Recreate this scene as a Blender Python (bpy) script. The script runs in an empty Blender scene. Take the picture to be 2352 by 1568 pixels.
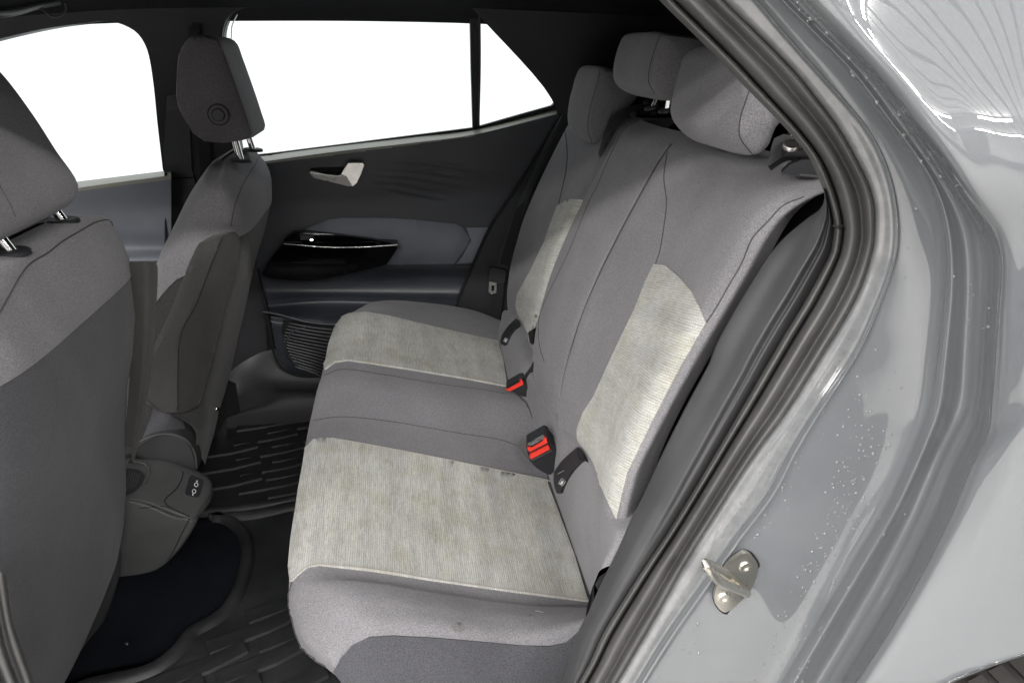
import bpy, bmesh, math, random
from math import sin, cos, radians, pi
from mathutils import Vector, Matrix
from mathutils.bvhtree import BVHTree
from mathutils.geometry import delaunay_2d_cdt

random.seed(7)
scene = bpy.context.scene
COL = scene.collection
V = Vector

# ------------------------------------------------------------------ camera
# x = towards the tail of the car, y = across the cabin, z = up (metres)
FPX = 1700.0
YAW, PITCH = radians(8.7), radians(21.6)
CAM = V((0, -1.35, 1.33))
RIGHT = V((cos(YAW), -sin(YAW), 0))
FWD = V((sin(YAW) * cos(PITCH), cos(YAW) * cos(PITCH), -sin(PITCH)))
UP = RIGHT.cross(FWD)
cd = bpy.data.cameras.new("camera")
cam = bpy.data.objects.new("camera", cd)
COL.objects.link(cam)
cam.matrix_world = Matrix(((RIGHT.x, UP.x, -FWD.x, CAM.x), (RIGHT.y, UP.y, -FWD.y, CAM.y),
                           (RIGHT.z, UP.z, -FWD.z, CAM.z), (0, 0, 0, 1)))
cd.sensor_width = 36.0
cd.lens = FPX / 2352.0 * 36.0
cd.clip_start = 0.02
cd.clip_end = 200
scene.camera = cam

# ------------------------------------------------------------------ world, lamps, exposure
world = bpy.data.worlds.new("World")
scene.world = world
world.use_nodes = True
bg = world.node_tree.nodes["Background"]
bg.inputs[0].default_value = (0.96, 0.985, 1.0, 1)
bg.inputs[1].default_value = 1.25
scene.view_settings.view_transform = 'Standard'
scene.view_settings.look = 'None'
scene.view_settings.exposure = 0.06
scene.view_settings.gamma = 1.0
scene.render.engine = 'CYCLES'
try:
    scene.cycles.max_bounces = 8
    scene.cycles.diffuse_bounces = 4
    scene.cycles.glossy_bounces = 4
except Exception:
    pass


def area(name, loc, target, sx, sy, power, color=(1, 1, 1)):
    ld = bpy.data.lights.new(name, 'AREA')
    ld.shape = 'RECTANGLE'
    ld.size, ld.size_y = sx, sy
    ld.energy = power
    ld.color = color
    o = bpy.data.objects.new(name, ld)
    COL.objects.link(o)
    o.location = loc
    o.rotation_euler = (V(target) - V(loc)).to_track_quat('-Z', 'Y').to_euler()
    return o


# studio strip lamp rows overhead; front-left ones added to brighten jamb and its streaks
LAMPS = [(-3.4, -4.2, 85), (-1.2, -4.2, 100), (1.0, -4.2, 95), (3.2, -4.2, 70), (-1.2, -6.0, 40), (1.6, -6.0, 40), (4.6, -1.7, 40), (2.6, -1.7, 40), (-3.9, -1.5, 100), (-4.4, -2.9, 60), (-5.2, -4.3, 60), (-5.2, -6.0, 60), (-3.0, -6.2, 50), (-5.2, -0.2, 40)]
for lx, ly, pw in LAMPS:
    area("ceiling_and_fill_tube", (lx, ly, 3.20), (lx + (2.5 if lx < -3.5 else 0), ly + (1.0 if lx < -3.5 else 2.6), 0.6), 1.5, 0.10, pw, (1.0, 0.965, 0.94))

# ------------------------------------------------------------------ helpers


def px(x, y, Y=None, Z=None, X=None):
    """measured sight line -> point on the plane Y=, Z= or X="""
    d = FWD + RIGHT * ((x - 1176) / FPX) + UP * ((784 - y) / FPX)
    if Y is not None:
        t = (Y - CAM.y) / d.y
    elif Z is not None:
        t = (Z - CAM.z) / d.z
    else:
        t = (X - CAM.x) / d.x
    return CAM + d * t


def pxs(pts, Y=None, **k):
    if Y is None and not k:
        return [px(p[0], p[1], Y=p[2]) for p in pts]
    return [px(p[0], p[1], Y=Y, **k) for p in pts]


def cr(p0, p1, p2, p3, t):
    return ((p1 * 2) + (p2 - p0) * t + (p0 * 2 - p1 * 5 + p2 * 4 - p3) * t * t + (p1 * 3 - p0 - p2 * 3 + p3) * t ** 3) * 0.5


def crv(pts, n, closed=False, even=True):
    """smooth curve through pts, resampled to n points"""
    pts = [V(p) for p in pts]
    m = len(pts)
    if m == 2:
        return [pts[0].lerp(pts[1], i / (n - 1)) for i in range(n)]
    segs = m if closed else m - 1
    fine, sub = [], 12

    def g(i):
        if closed:
            return pts[i % m]
        if i < 0:
            return pts[0] * 2 - pts[1]
        if i >= m:
            return pts[-1] * 2 - pts[-2]
        return pts[i]
    for s in range(segs):
        for k in range(sub):
            fine.append(cr(g(s - 1), g(s), g(s + 1), g(s + 2), k / sub))
    fine.append(pts[0].copy() if closed else pts[-1].copy())
    if not even:
        out = []
        for i in range(n):
            f = i / (n if closed else n - 1) * (len(fine) - 1)
            a = min(int(f), len(fine) - 2)
            out.append(fine[a].lerp(fine[a + 1], f - a))
        return out
    L = [0]
    for a, b in zip(fine, fine[1:]):
        L.append(L[-1] + (b - a).length)
    tot = L[-1]
    out, j = [], 0
    for i in range(n):
        d = tot * i / (n if closed else n - 1)
        while j < len(L) - 2 and L[j + 1] < d:
            j += 1
        w = (d - L[j]) / max(L[j + 1] - L[j], 1e-9)
        out.append(fine[j].lerp(fine[j + 1], min(max(w, 0), 1)))
    return out


def link(o, parent):
    COL.objects.link(o)
    if parent is not None:
        o.parent = parent
        if parent.type == 'EMPTY':
            o.matrix_parent_inverse = Matrix.Translation(-parent.location)
    return o


def mesh(name, verts, faces, mat, parent=None, smooth=True, label=None, kind=None, angle=None, uvs=None):
    me = bpy.data.meshes.new(name)
    me.from_pydata([tuple(v) for v in verts], [], faces)
    bm = bmesh.new()
    bm.from_mesh(me)
    bmesh.ops.recalc_face_normals(bm, faces=bm.faces)
    bm.to_mesh(me)
    bm.free()
    if smooth:
        me.shade_smooth()
        if angle:
            try:
                me.set_sharp_from_angle(angle=radians(angle))
            except Exception:
                pass
    me.materials.append(mat)
    o = bpy.data.objects.new(name, me)
    link(o, parent)
    if label:
        o['label'] = label
    if kind:
        o['kind'] = kind
    return o


def thing(name, label, cat, loc, group=None):
    o = bpy.data.objects.new(name, None)
    COL.objects.link(o)
    o.location = loc
    o.empty_display_size = 0.1
    o['label'] = label
    o['category'] = cat
    if group:
        o['group'] = group
    return o


def quads(nu, nv, cu=False, cv=False):
    f = []
    for i in range(nu if cu else nu - 1):
        for j in range(nv if cv else nv - 1):
            a, b = i, (i + 1) % nu
            c, d = j, (j + 1) % nv
            f.append((a * nv + c, b * nv + c, b * nv + d, a * nv + d))
    return f


def grid(name, rows, nu, nv, mat, parent=None, even=True, thick=0, **k):
    """surface through rows of points; nu samples along each row, nv rows"""
    R = [crv(r, nu, even=even) for r in rows]
    colz = [crv([r[i] for r in R], nv, even=False) for i in range(nu)]
    verts = [p for c in colz for p in c]
    o = mesh(name, verts, quads(nu, nv), mat, parent, **k)
    if thick:
        so = o.modifiers.new("s", 'SOLIDIFY')
        so.thickness = abs(thick)
        so.offset = -1 if thick > 0 else 1
    return o


def tube(name, pts, r, mat, parent=None, n=8, res=None, smoothpts=True, cap=True, **k):
    P = crv(pts, res or max(6, len(pts) * 4)) if smoothpts and len(pts) > 2 else [V(p) for p in pts]
    verts, m = [], len(P)
    ref = V((0, 0, 1))
    for i, p in enumerate(P):
        t = (P[min(i + 1, m - 1)] - P[max(i - 1, 0)]).normalized()
        if abs(t.dot(ref)) > 0.95:
            ref = V((0, 1, 0))
        a = t.cross(ref).normalized()
        b = t.cross(a)
        rr = r(i / (m - 1)) if callable(r) else r
        for q in range(n):
            w = 2 * pi * q / n
            verts.append(p + (a * cos(w) + b * sin(w)) * rr)
    f = quads(m, n, cv=True)
    if cap:
        f.append(tuple(range(n)))
        f.append(tuple((m - 1) * n + q for q in range(n)))
    return mesh(name, verts, f, mat, parent, angle=50 if cap else None, **k)


def pillow(name, loop, wv, mat, parent=None, n=56, rnd=0.25, k=14, inset=0.3, closed=True, twist=None, **kw):
    """closed soft solid: a section loop swept along wv, both ends rounded in"""
    L = crv(loop, n, closed=True)
    c = sum(L, V((0, 0, 0))) / n
    verts, S = [], []
    for i in range(k + 1):
        a = i / k * pi / 2
        S.append((rnd * (1 - sin(a)), 1 - inset * (1 - cos(a)) ** 1.0 if False else 1 - inset * (1 - sin(a + 0) if False else (1 - cos(pi / 2 - a)))))
    seq = []
    for i in range(k + 1):
        a = i / k * pi / 2
        seq.append((rnd * (1 - cos(a)), 1 - inset * (1 - sin(a))))
    seq2 = [(1 - t, s) for t, s in reversed(seq)]
    mid = [(rnd + (1 - 2 * rnd) * q / 4, 1) for q in range(1, 4)]
    seq = seq + mid + seq2
    wv = V(wv)
    for t, s in seq:
        for p in L:
            verts.append(c + (p - c) * s + wv * t)
    m = len(seq)
    f = quads(m, n, cv=True)
    for end, sgn in ((0, -1), (m - 1, 1)):
        base = end * n
        prev = list(range(base, base + n))
        t0, s0 = seq[end]
        for q, (sc, dz) in enumerate(((0.82, 0.035), (0.55, 0.065), (0.25, 0.08))):
            st = len(verts)
            for p in L:
                verts.append(c + (p - c) * s0 * sc + wv * (t0 + sgn * dz * 0.6))
            cur = list(range(st, st + n))
            for j in range(n):
                f.append((prev[j], prev[(j + 1) % n], cur[(j + 1) % n], cur[j]))
            prev = cur
        st = len(verts)
        verts.append(c + wv * (t0 + sgn * 0.05))
        for j in range(n):
            f.append((prev[j], prev[(j + 1) % n], st))
    return mesh(name, verts, f, mat, parent, **kw)


def inside(p, poly):
    x, y = p[0], p[1]
    r = False
    j = len(poly) - 1
    for i in range(len(poly)):
        xi, yi, xj, yj = poly[i][0], poly[i][1], poly[j][0], poly[j][1]
        if (yi > y) != (yj > y) and x < (xj - xi) * (y - yi) / (yj - yi) + xi:
            r = not r
        j = i
    return r


def densify(poly, step, smooth):
    if smooth:
        L = sum((V(poly[i]) - V(poly[i - 1])).length for i in range(len(poly)))
        return crv([V((p[0], p[1], 0)) for p in poly], max(12, int(L / step)), closed=True)
    out = []
    for i in range(len(poly)):
        a, b = V((*poly[i][:2], 0)), V((*poly[(i + 1) % len(poly)][:2], 0))
        m = max(1, int((b - a).length / step))
        out += [a.lerp(b, q / m) for q in range(m)]
    return out


def tri2d(outline, holes=(), step=12, smooth=False, edge=None):
    edge = edge or step
    loops = [densify(outline, edge, smooth)] + [densify(h, edge, smooth) for h in holes]
    pts, cons = [], []
    for lp in loops:
        s = len(pts)
        pts += [V((p.x, p.y)) for p in lp]
        cons += [(s + i, s + (i + 1) % len(lp)) for i in range(len(lp))]
    nb = len(pts)
    xs = [p.x for p in loops[0]]
    ys = [p.y for p in loops[0]]
    y = min(ys) + step * 0.5
    while y < max(ys):
        x = min(xs) + step * 0.5
        while x < max(xs):
            if inside((x, y), loops[0]) and not any(inside((x, y), h) for h in loops[1:]):
                if all((x - q.x) ** 2 + (y - q.y) ** 2 > (step * 0.62) ** 2 for q in pts[:nb]):
                    pts.append(V((x, y)))
            x += step
        y += step
    r = delaunay_2d_cdt(pts, cons, [], 0, 1e-4)
    v2, faces = r[0], r[2]
    keep = []
    for f in faces:
        c = sum((v2[i] for i in f), V((0, 0))) / len(f)
        if inside(c, loops[0]) and not any(inside(c, h) for h in loops[1:]):
            keep.append(tuple(f))
    return v2, keep


def boundary(faces):
    cnt = {}
    for f in faces:
        for i in range(len(f)):
            e = (f[i], f[(i + 1) % len(f)])
            k = tuple(sorted(e))
            cnt.setdefault(k, []).append(e)
    return [v[0] for v in cnt.values() if len(v) == 1]


def panel(name, outline, fn, back, mat, parent=None, holes=(), step=14, smooth=False, edge=None, lip=None, **k):
    """plate whose face follows fn(x, y) -> point; sides go back along 'back'"""
    v2, F = tri2d(outline, holes, step, smooth, edge)
    verts = [fn(v.x, v.y) for v in v2]
    back = V(back)
    faces = list(F)
    m = {}
    for a, b in boundary(F):
        for q in (a, b):
            if q not in m:
                m[q] = len(verts)
                verts.append(verts[q] + back)
        faces.append((a, b, m[b], m[a]))
    return mesh(name, verts, faces, mat, parent, angle=45, **k)


class Surf:
    def __init__(self, objs):
        vs, fs = [], []
        for o in objs:
            b = len(vs)
            vs += [o.matrix_world @ v.co if False else v.co.copy() for v in o.data.vertices]
            fs += [tuple(b + i for i in p.vertices) for p in o.data.polygons]
        self.t = BVHTree.FromPolygons(vs, fs)

    def hit(self, x, y, c=None):
        d = (FWD + RIGHT * ((x - 1176) / FPX) + UP * ((784 - y) / FPX)).normalized()
        loc, n, i, dist = self.t.ray_cast(CAM, d)
        if loc is None:
            if c is None:
                for rad in (2, 4, 7, 11, 16, 24, 36, 55):
                    for q in range(12):
                        xx, yy = x + rad * cos(q * pi / 6), y + rad * sin(q * pi / 6)
                        d2 = (FWD + RIGHT * ((xx - 1176) / FPX) + UP * ((784 - yy) / FPX)).normalized()
                        loc, n, i, dist = self.t.ray_cast(CAM, d2)
                        if loc is not None:
                            break
                    if loc is not None:
                        break
                if loc is None:
                    loc, n, i, dist = self.t.find_nearest(CAM + d * 1.3)
            else:
                for q in range(1, 30):
                    w = q / 40
                    xx, yy = x + (c[0] - x) * w, y + (c[1] - y) * w
                    d2 = (FWD + RIGHT * ((xx - 1176) / FPX) + UP * ((784 - yy) / FPX)).normalized()
                    loc, n, i, dist = self.t.ray_cast(CAM, d2)
                    if loc is not None:
                        break
                if loc is None:
                    loc, n, i, dist = self.t.find_nearest(CAM + d * 1.3)
        if n.dot(CAM - loc) < 0:
            n = -n
        return loc, n


def applique(name, outline, surf, off, mat, parent=None, step=14, smooth=False, edge=None, dome=0, **k):
    """sewn or moulded-on piece lying on an existing surface, 'off' metres proud"""
    v2, F = tri2d(outline, (), step, smooth, edge)
    c = sum(v2, V((0, 0))) / len(v2)
    H = [surf.hit(v.x, v.y, c) for v in v2]
    bnd = set()
    for a, b in boundary(F):
        bnd.add(a)
        bnd.add(b)
    ev = [v2[i] for i in bnd]
    verts = []
    for i, (l, n) in enumerate(H):
        h = off
        if dome:
            d = min((v2[i] - e).length for e in ev)
            h += dome * (1 - math.exp(-d / 14.0))
        verts.append(l + n * h)
    faces = list(F)
    m = {}
    for a, b in boundary(F):
        for q in (a, b):
            if q not in m:
                m[q] = len(verts)
                verts.append(H[q][0] - H[q][1] * 0.002)
        faces.append((a, b, m[b], m[a]))
    return mesh(name, verts, faces, mat, parent, angle=60, **k)


def seam(name, pts, surf, r, mat, parent, off=0.0, n=None, **k):
    L = sum((V(pts[i]) - V(pts[i - 1])).length for i in range(1, len(pts)))
    P = crv([V((p[0], p[1], 0)) for p in pts], n or max(6, int(L / 9)))
    Q = []
    for p in P:
        l, nn = surf.hit(p.x, p.y)
        Q.append(l + nn * off)
    return tube(name, Q, r, mat, parent, n=6, smoothpts=False, **k)


# ------------------------------------------------------------------ materials


def principled(name):
    m = bpy.data.materials.new(name)
    m.use_nodes = True
    nt = m.node_tree
    return m, nt, nt.nodes["Principled BSDF"]


def N(nt, t, **k):
    n = nt.nodes.new(t)
    for a, b in k.items():
        setattr(n, a, b)
    return n


def coords(nt, scale=(1, 1, 1), rot=(0, 0, 0)):
    tc = N(nt, "ShaderNodeTexCoord")
    mp = N(nt, "ShaderNodeMapping")
    mp.inputs['Scale'].default_value = scale
    mp.inputs['Rotation'].default_value = rot
    nt.links.new(tc.outputs['Object'], mp.inputs['Vector'])
    return mp.outputs[0]


def noise(nt, vec, sc, det=3, rough=0.5):
    n = N(nt, "ShaderNodeTexNoise")
    n.inputs['Scale'].default_value = sc
    n.inputs['Detail'].default_value = det
    n.inputs['Roughness'].default_value = rough
    nt.links.new(vec, n.inputs['Vector'])
    return n.outputs['Fac']


def ramp(nt, fac, stops):
    r = N(nt, "ShaderNodeValToRGB")
    e = r.color_ramp.elements
    e[0].position, e[0].color = stops[0][0], (*stops[0][1], 1)
    e[1].position, e[1].color = stops[-1][0], (*stops[-1][1], 1)
    for p, c in stops[1:-1]:
        q = e.new(p)
        q.color = (*c, 1)
    nt.links.new(fac, r.inputs[0])
    return r.outputs[0]


def mix(nt, fac, a, b, mode='MIX'):
    m = N(nt, "ShaderNodeMix")
    m.data_type = 'RGBA'
    m.blend_type = mode
    for s, v in ((m.inputs[0], fac), (m.inputs[6], a), (m.inputs[7], b)):
        if hasattr(v, 'is_linked') or hasattr(v, 'links'):
            nt.links.new(v, s)
        elif isinstance(v, (int, float)):
            s.default_value = v
        else:
            s.default_value = (*v, 1)
    return m.outputs[2]


def bump(nt, h, bsdf, strength=0.3, dist=0.001):
    b = N(nt, "ShaderNodeBump")
    b.inputs['Strength'].default_value = strength
    b.inputs['Distance'].default_value = dist
    nt.links.new(h, b.inputs['Height'])
    nt.links.new(b.outputs[0], bsdf.inputs['Normal'])


def fabric(name, col, var=0.10, sheen=0.12, grain=700, weave=0.36):
    m, nt, b = principled(name)
    v = coords(nt)
    f1 = noise(nt, v, grain, 2, 0.6)
    f2 = noise(nt, v, 7, 3)
    lo = tuple(c * (1 - weave) for c in col)
    hi = tuple(c * (1 + weave) for c in col)
    c1 = ramp(nt, f1, [(0.32, lo), (0.68, hi)])
    c2 = ramp(nt, f2, [(0.3, (1 - var,) * 3), (0.7, (1 + var,) * 3)])
    c = mix(nt, 1.0, c1, c2, 'MULTIPLY')
    nt.links.new(c, b.inputs['Base Color'])
    b.inputs['Roughness'].default_value = 0.92
    b.inputs['Specular IOR Level'].default_value = 0.15
    b.inputs['Sheen Weight'].default_value = sheen
    b.inputs['Sheen Roughness'].default_value = 0.5
    b1 = N(nt, "ShaderNodeBump")
    b1.inputs['Strength'].default_value = 0.35
    b1.inputs['Distance'].default_value = 0.006
    nt.links.new(noise(nt, v, 16, 3, 0.5), b1.inputs['Height'])
    b2 = N(nt, "ShaderNodeBump")
    b2.inputs['Strength'].default_value = 0.6
    b2.inputs['Distance'].default_value = 0.0008
    nt.links.new(f1, b2.inputs['Height'])
    nt.links.new(b1.outputs[0], b2.inputs['Normal'])
    nt.links.new(b2.outputs[0], b.inputs['Normal'])
    return m


def ribbed_fabric(name, rib_dir, across, extra=None):
    """light corded cloth: fine cords run along rib_dir, colour changes along 'across'"""
    m, nt, b = principled(name)
    tc = N(nt, "ShaderNodeTexCoord")

    def dot(vec):
        d = N(nt, "ShaderNodeVectorMath", operation='DOT_PRODUCT')
        d.inputs[1].default_value = vec
        nt.links.new(tc.outputs['Object'], d.inputs[0])
        return d.outputs['Value']
    a, r = dot(across), dot(rib_dir)
    cmb = N(nt, "ShaderNodeCombineXYZ")
    ma = N(nt, "ShaderNodeMath", operation='MULTIPLY')
    ma.inputs[1].default_value = 1.0
    nt.links.new(a, ma.inputs[0])
    mr = N(nt, "ShaderNodeMath", operation='MULTIPLY')
    mr.inputs[1].default_value = 0.075
    nt.links.new(r, mr.inputs[0])
    nt.links.new(ma.outputs[0], cmb.inputs[0])
    nt.links.new(mr.outputs[0], cmb.inputs[1])
    streak = noise(nt, cmb.outputs[0], 420, 3, 0.7)
    wide = noise(nt, cmb.outputs[0], 34, 2, 0.5)
    wv = N(nt, "ShaderNodeMath", operation='MULTIPLY')
    wv.inputs[1].default_value = 2 * pi / 0.0033
    nt.links.new(a, wv.inputs[0])
    sn = N(nt, "ShaderNodeMath", operation='SINE')
    nt.links.new(wv.outputs[0], sn.inputs[0])
    s01 = N(nt, "ShaderNodeMath", operation='MULTIPLY_ADD')
    s01.inputs[1].default_value = 0.5
    s01.inputs[2].default_value = 0.5
    nt.links.new(sn.outputs[0], s01.inputs[0])
    v = coords(nt)
    grain = noise(nt, v, 700, 2, 0.7)
    dirt = noise(nt, v, 9, 4, 0.6)
    dirt2 = noise(nt, v, 26, 3, 0.6)
    c = ramp(nt, streak, [(0.28, (0.30, 0.305, 0.292)), (0.5, (0.40, 0.408, 0.393)), (0.72, (0.49, 0.50, 0.485))])
    c = mix(nt, 0.45, c, ramp(nt, s01.outputs[0], [(0.0, (0.55, 0.545, 0.53)), (0.55, (1.08, 1.08, 1.08))]), 'MULTIPLY')
    c = mix(nt, 1.0, c, ramp(nt, wide, [(0.3, (0.86, 0.86, 0.87)), (0.7, (1.14, 1.14, 1.12))]), 'MULTIPLY')
    c = mix(nt, 1.0, c, ramp(nt, grain, [(0.3, (0.7, 0.7, 0.7)), (0.7, (1.3, 1.3, 1.3))]), 'MULTIPLY')
    c = mix(nt, 1.0, c, ramp(nt, dirt, [(0.32, (0.88, 0.87, 0.82)), (0.5, (1, 0.995, 0.975)), (0.66, (1.04, 1.04, 1.04))]), 'MULTIPLY')
    c = mix(nt, 1.0, c, ramp(nt, dirt2, [(0.3, (0.90, 0.87, 0.80)), (0.55, (1, 1, 1))]), 'MULTIPLY')
    nt.links.new(c, b.inputs['Base Color'])
    b.inputs['Roughness'].default_value = 0.9
    b.inputs['Specular IOR Level'].default_value = 0.2
    b.inputs['Sheen Weight'].default_value = 0.15
    bump(nt, s01.outputs[0], b, 0.15, 0.0005)
    return m


def plastic(name, col, rough=0.55, grain=1400, bs=0.25, spec=0.4, var=0.1, coat=0):
    m, nt, b = principled(name)
    v = coords(nt)
    f = noise(nt, v, grain, 2, 0.5)
    f2 = noise(nt, v, 11, 4, 0.6)
    c = ramp(nt, f2, [(0.3, tuple(c * (1 - var) for c in col)), (0.7, tuple(c * (1 + var) for c in col))])
    nt.links.new(c, b.inputs['Base Color'])
    rr = ramp(nt, f2, [(0.3, (rough * 0.85,) * 3), (0.7, (min(1, rough * 1.15),) * 3)])
    nt.links.new(rr, b.inputs['Roughness'])
    b.inputs['Specular IOR Level'].default_value = spec
    b.inputs['Coat Weight'].default_value = coat
    b.inputs['Coat Roughness'].default_value = 0.03
    if bs:
        bump(nt, f, b, bs, 0.0004)
    return m


def metal(name, col, rough=0.2, var=0.3):
    m, nt, b = principled(name)
    v = coords(nt)
    f = noise(nt, v, 60, 5, 0.7)
    b.inputs['Base Color'].default_value = (*col, 1)
    b.inputs['Metallic'].default_value = 1
    rr = ramp(nt, f, [(0.3, (rough * (1 - var),) * 3), (0.7, (rough * (1 + var),) * 3)])
    nt.links.new(rr, b.inputs['Roughness'])
    return m


def paint(name, col, dust=0.0):
    m, nt, b = principled(name)
    v = coords(nt)
    fl = noise(nt, v, 2500, 1, 0.5)
    big = noise(nt, v, 5, 4, 0.55)
    c = ramp(nt, fl, [(0.3, tuple(x * 0.95 for x in col)), (0.7, tuple(x * 1.05 for x in col))])
    if dust:
        d = ramp(nt, noise(nt, v, 30, 6, 0.75), [(0.42, (0, 0, 0)), (0.75, (dust,) * 3)])
        c = mix(nt, d, c, (0.56, 0.55, 0.52))
    nt.links.new(c, b.inputs['Base Color'])
    b.inputs['Roughness'].default_value = 0.6
    b.inputs['Specular IOR Level'].default_value = 0.08
    b.inputs['Coat Weight'].default_value = 1.0
    cr_ = ramp(nt, big, [(0.35, (0.012,) * 3), (0.75, (0.03 + dust * 0.3,) * 3)])
    nt.links.new(cr_, b.inputs['Coat Roughness'])
    b.inputs['Coat IOR'].default_value = 1.95
    # slight orange-peel waviness in the lacquer
    bu = N(nt, "ShaderNodeBump")
    bu.inputs['Strength'].default_value = 0.05
    bu.inputs['Distance'].default_value = 0.002
    nt.links.new(noise(nt, v, 22, 2, 0.4), bu.inputs['Height'])
    nt.links.new(bu.outputs[0], b.inputs['Coat Normal'])
    return m


def flat(name, col, rough=0.6):
    m, nt, b = principled(name)
    b.inputs['Base Color'].default_value = (*col, 1)
    b.inputs['Roughness'].default_value = rough
    return m


def glass_mat():
    m = bpy.data.materials.new("window_glass")
    m.use_nodes = True
    nt = m.node_tree
    nt.nodes.remove(nt.nodes["Principled BSDF"])
    out = nt.nodes["Material Output"]
    tr = N(nt, "ShaderNodeBsdfTransparent")
    tr.inputs[0].default_value = (0.93, 0.95, 0.94, 1)
    gl = N(nt, "ShaderNodeBsdfGlossy")
    gl.inputs['Roughness'].default_value = 0.02
    fr = N(nt, "ShaderNodeFresnel")
    fr.inputs[0].default_value = 1.3
    mx = N(nt, "ShaderNodeMixShader")
    nt.links.new(fr.outputs[0], mx.inputs[0])
    nt.links.new(tr.outputs[0], mx.inputs[1])
    nt.links.new(gl.outputs[0], mx.inputs[2])
    nt.links.new(mx.outputs[0], out.inputs[0])
    return m


M = {
    'fab': fabric("seat_cloth", (0.178, 0.177, 0.187)),
    'fab_low': fabric("seat_cloth_lower", (0.062, 0.063, 0.070)),
    'fab_dark': fabric("seat_back_cloth", (0.046, 0.046, 0.046), grain=500),
    'hr_side': fabric("headrest_side_cloth", (0.100, 0.096, 0.100)),
    'rib_cushion': ribbed_fabric("corded_cloth_cushion", (0, 1, 0), (1, 0, 0)),
    'rib_back': ribbed_fabric("corded_cloth_backrest", (0.066, -1.0, 0.22), (0.287, 0.226, 0.93)),
    'plast': plastic("cabin_plastic", (0.040, 0.042, 0.044), 0.5),
    'plast_dk': plastic("dark_cabin_plastic", (0.018, 0.019, 0.022), 0.55),
    'door': plastic("door_trim_plastic", (0.032, 0.036, 0.044), 0.42, spec=0.5),
    'door_ins': plastic("door_armrest_skin", (0.15, 0.165, 0.19), 0.5, grain=700),
    'ledge': plastic("window_lit_ledge", (0.24, 0.245, 0.20), 0.40, grain=900, spec=0.6),
    'lining': fabric("roof_lining", (0.020, 0.021, 0.024), sheen=0.0),
    'trim': plastic("side_trim_plastic", (0.044, 0.045, 0.047), 0.5, grain=1100, bs=0.4, spec=0.5),
    'rubber': plastic("seal_rubber", (0.072, 0.072, 0.071), 0.48, grain=800, bs=0.3, spec=0.5, var=0.18),
    'gloss': plastic("gloss_black", (0.003, 0.003, 0.004), 0.12, bs=0, spec=0.25),
    'pocket': fabric("pocket_skin", (0.048, 0.047, 0.045), grain=1200, sheen=0.1),
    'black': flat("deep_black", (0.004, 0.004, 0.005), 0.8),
    'seamdk': flat("seam_thread", (0.055, 0.055, 0.058), 0.9),
    'seamlt': flat("seam_thread_light", (0.30, 0.29, 0.27), 0.9),
    'belt': fabric("belt_webbing", (0.022, 0.023, 0.025), grain=1500, sheen=0.05),
    'belt2': fabric("belt_webbing_grey", (0.040, 0.044, 0.046), grain=1500, sheen=0.05),
    'red': plastic("red_button", (0.75, 0.045, 0.03), 0.35, bs=0, spec=0.5),
    'chrome': metal("chrome", (0.88, 0.88, 0.86), 0.08),
    'satin': metal("satin_metal", (0.72, 0.71, 0.68), 0.32),
    'steel': metal("bare_steel", (0.70, 0.68, 0.62), 0.30, 0.12),
    'mat': plastic("mat_rubber", (0.020, 0.021, 0.022), 0.55, grain=500, bs=0.5, var=0.35),
    'carpet': fabric("floor_carpet", (0.005, 0.006, 0.009), grain=400, sheen=0.0),
    'console': plastic("console_plastic", (0.066, 0.068, 0.068), 0.5),
    'sill': plastic("sill_plastic", (0.030, 0.031, 0.032), 0.5),
    'paint': paint("grey_car_paint", (0.132, 0.142, 0.150)),
    'paint_dust': paint("grey_car_paint_dusty", (0.150, 0.157, 0.162), 0.20),
    'white': flat("white_print", (0.85, 0.85, 0.85), 0.5),
    'glass': glass_mat(),
    'tyre': plastic("tyre_rubber", (0.03, 0.028, 0.026), 0.75, grain=300, bs=0.4, var=0.3),
    'shed': flat("ceiling_sheet", (0.80, 0.80, 0.80), 0.6),
    'shed_dk': flat("joint_and_dark_panel", (0.13, 0.13, 0.14), 0.7),
}
dm, dnt, db = principled("water")
db.inputs['Base Color'].default_value = (0.34, 0.35, 0.35, 1)
db.inputs['Roughness'].default_value = 0.12
db.inputs['Specular IOR Level'].default_value = 0.9
_tr = N(dnt, "ShaderNodeBsdfTransparent")
_gl = N(dnt, "ShaderNodeBsdfGlossy")
_gl.inputs['Roughness'].default_value = 0.22
_fr = N(dnt, "ShaderNodeFresnel")
_fr.inputs[0].default_value = 1.6
_mx = N(dnt, "ShaderNodeMixShader")
dnt.links.new(_fr.outputs[0], _mx.inputs[0])
dnt.links.new(_tr.outputs[0], _mx.inputs[1])
dnt.links.new(_gl.outputs[0], _mx.inputs[2])
_m2 = N(dnt, "ShaderNodeMixShader")
_m2.inputs[0].default_value = 0.45
dnt.links.new(_mx.outputs[0], _m2.inputs[1])
dnt.links.new(db.outputs[0], _m2.inputs[2])
dnt.links.new(_m2.outputs[0], dnt.nodes["Material Output"].inputs[0])
M['water'] = dm

# ------------------------------------------------------------------ the place around the car
def lay_ceiling():
    verts, faces = [], []
    z, x0, x1, y0, y1 = 3.3, -6.0, 8.0, -7.0, 0.7
    x = x0
    prof = []
    while x < x1:
        prof += [(x, z), (x + 0.24, z), (x + 0.25, z + 0.035), (x + 0.29, z + 0.035), (x + 0.30, z)]
        x += 0.30
    for a, zz in prof:
        verts += [(a, y0, zz), (a, y1, zz)]
    for i in range(len(prof) - 1):
        faces.append((2 * i, 2 * i + 2, 2 * i + 3, 2 * i + 1))
    o = mesh("ceiling", verts, faces, M['shed'], smooth=False)
    o.data.materials.append(M['shed_dk'])
    for i, p in enumerate(o.data.polygons):
        if i % 5 in (1, 2, 3):
            p.material_index = 1
    o['kind'] = 'structure'


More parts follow.
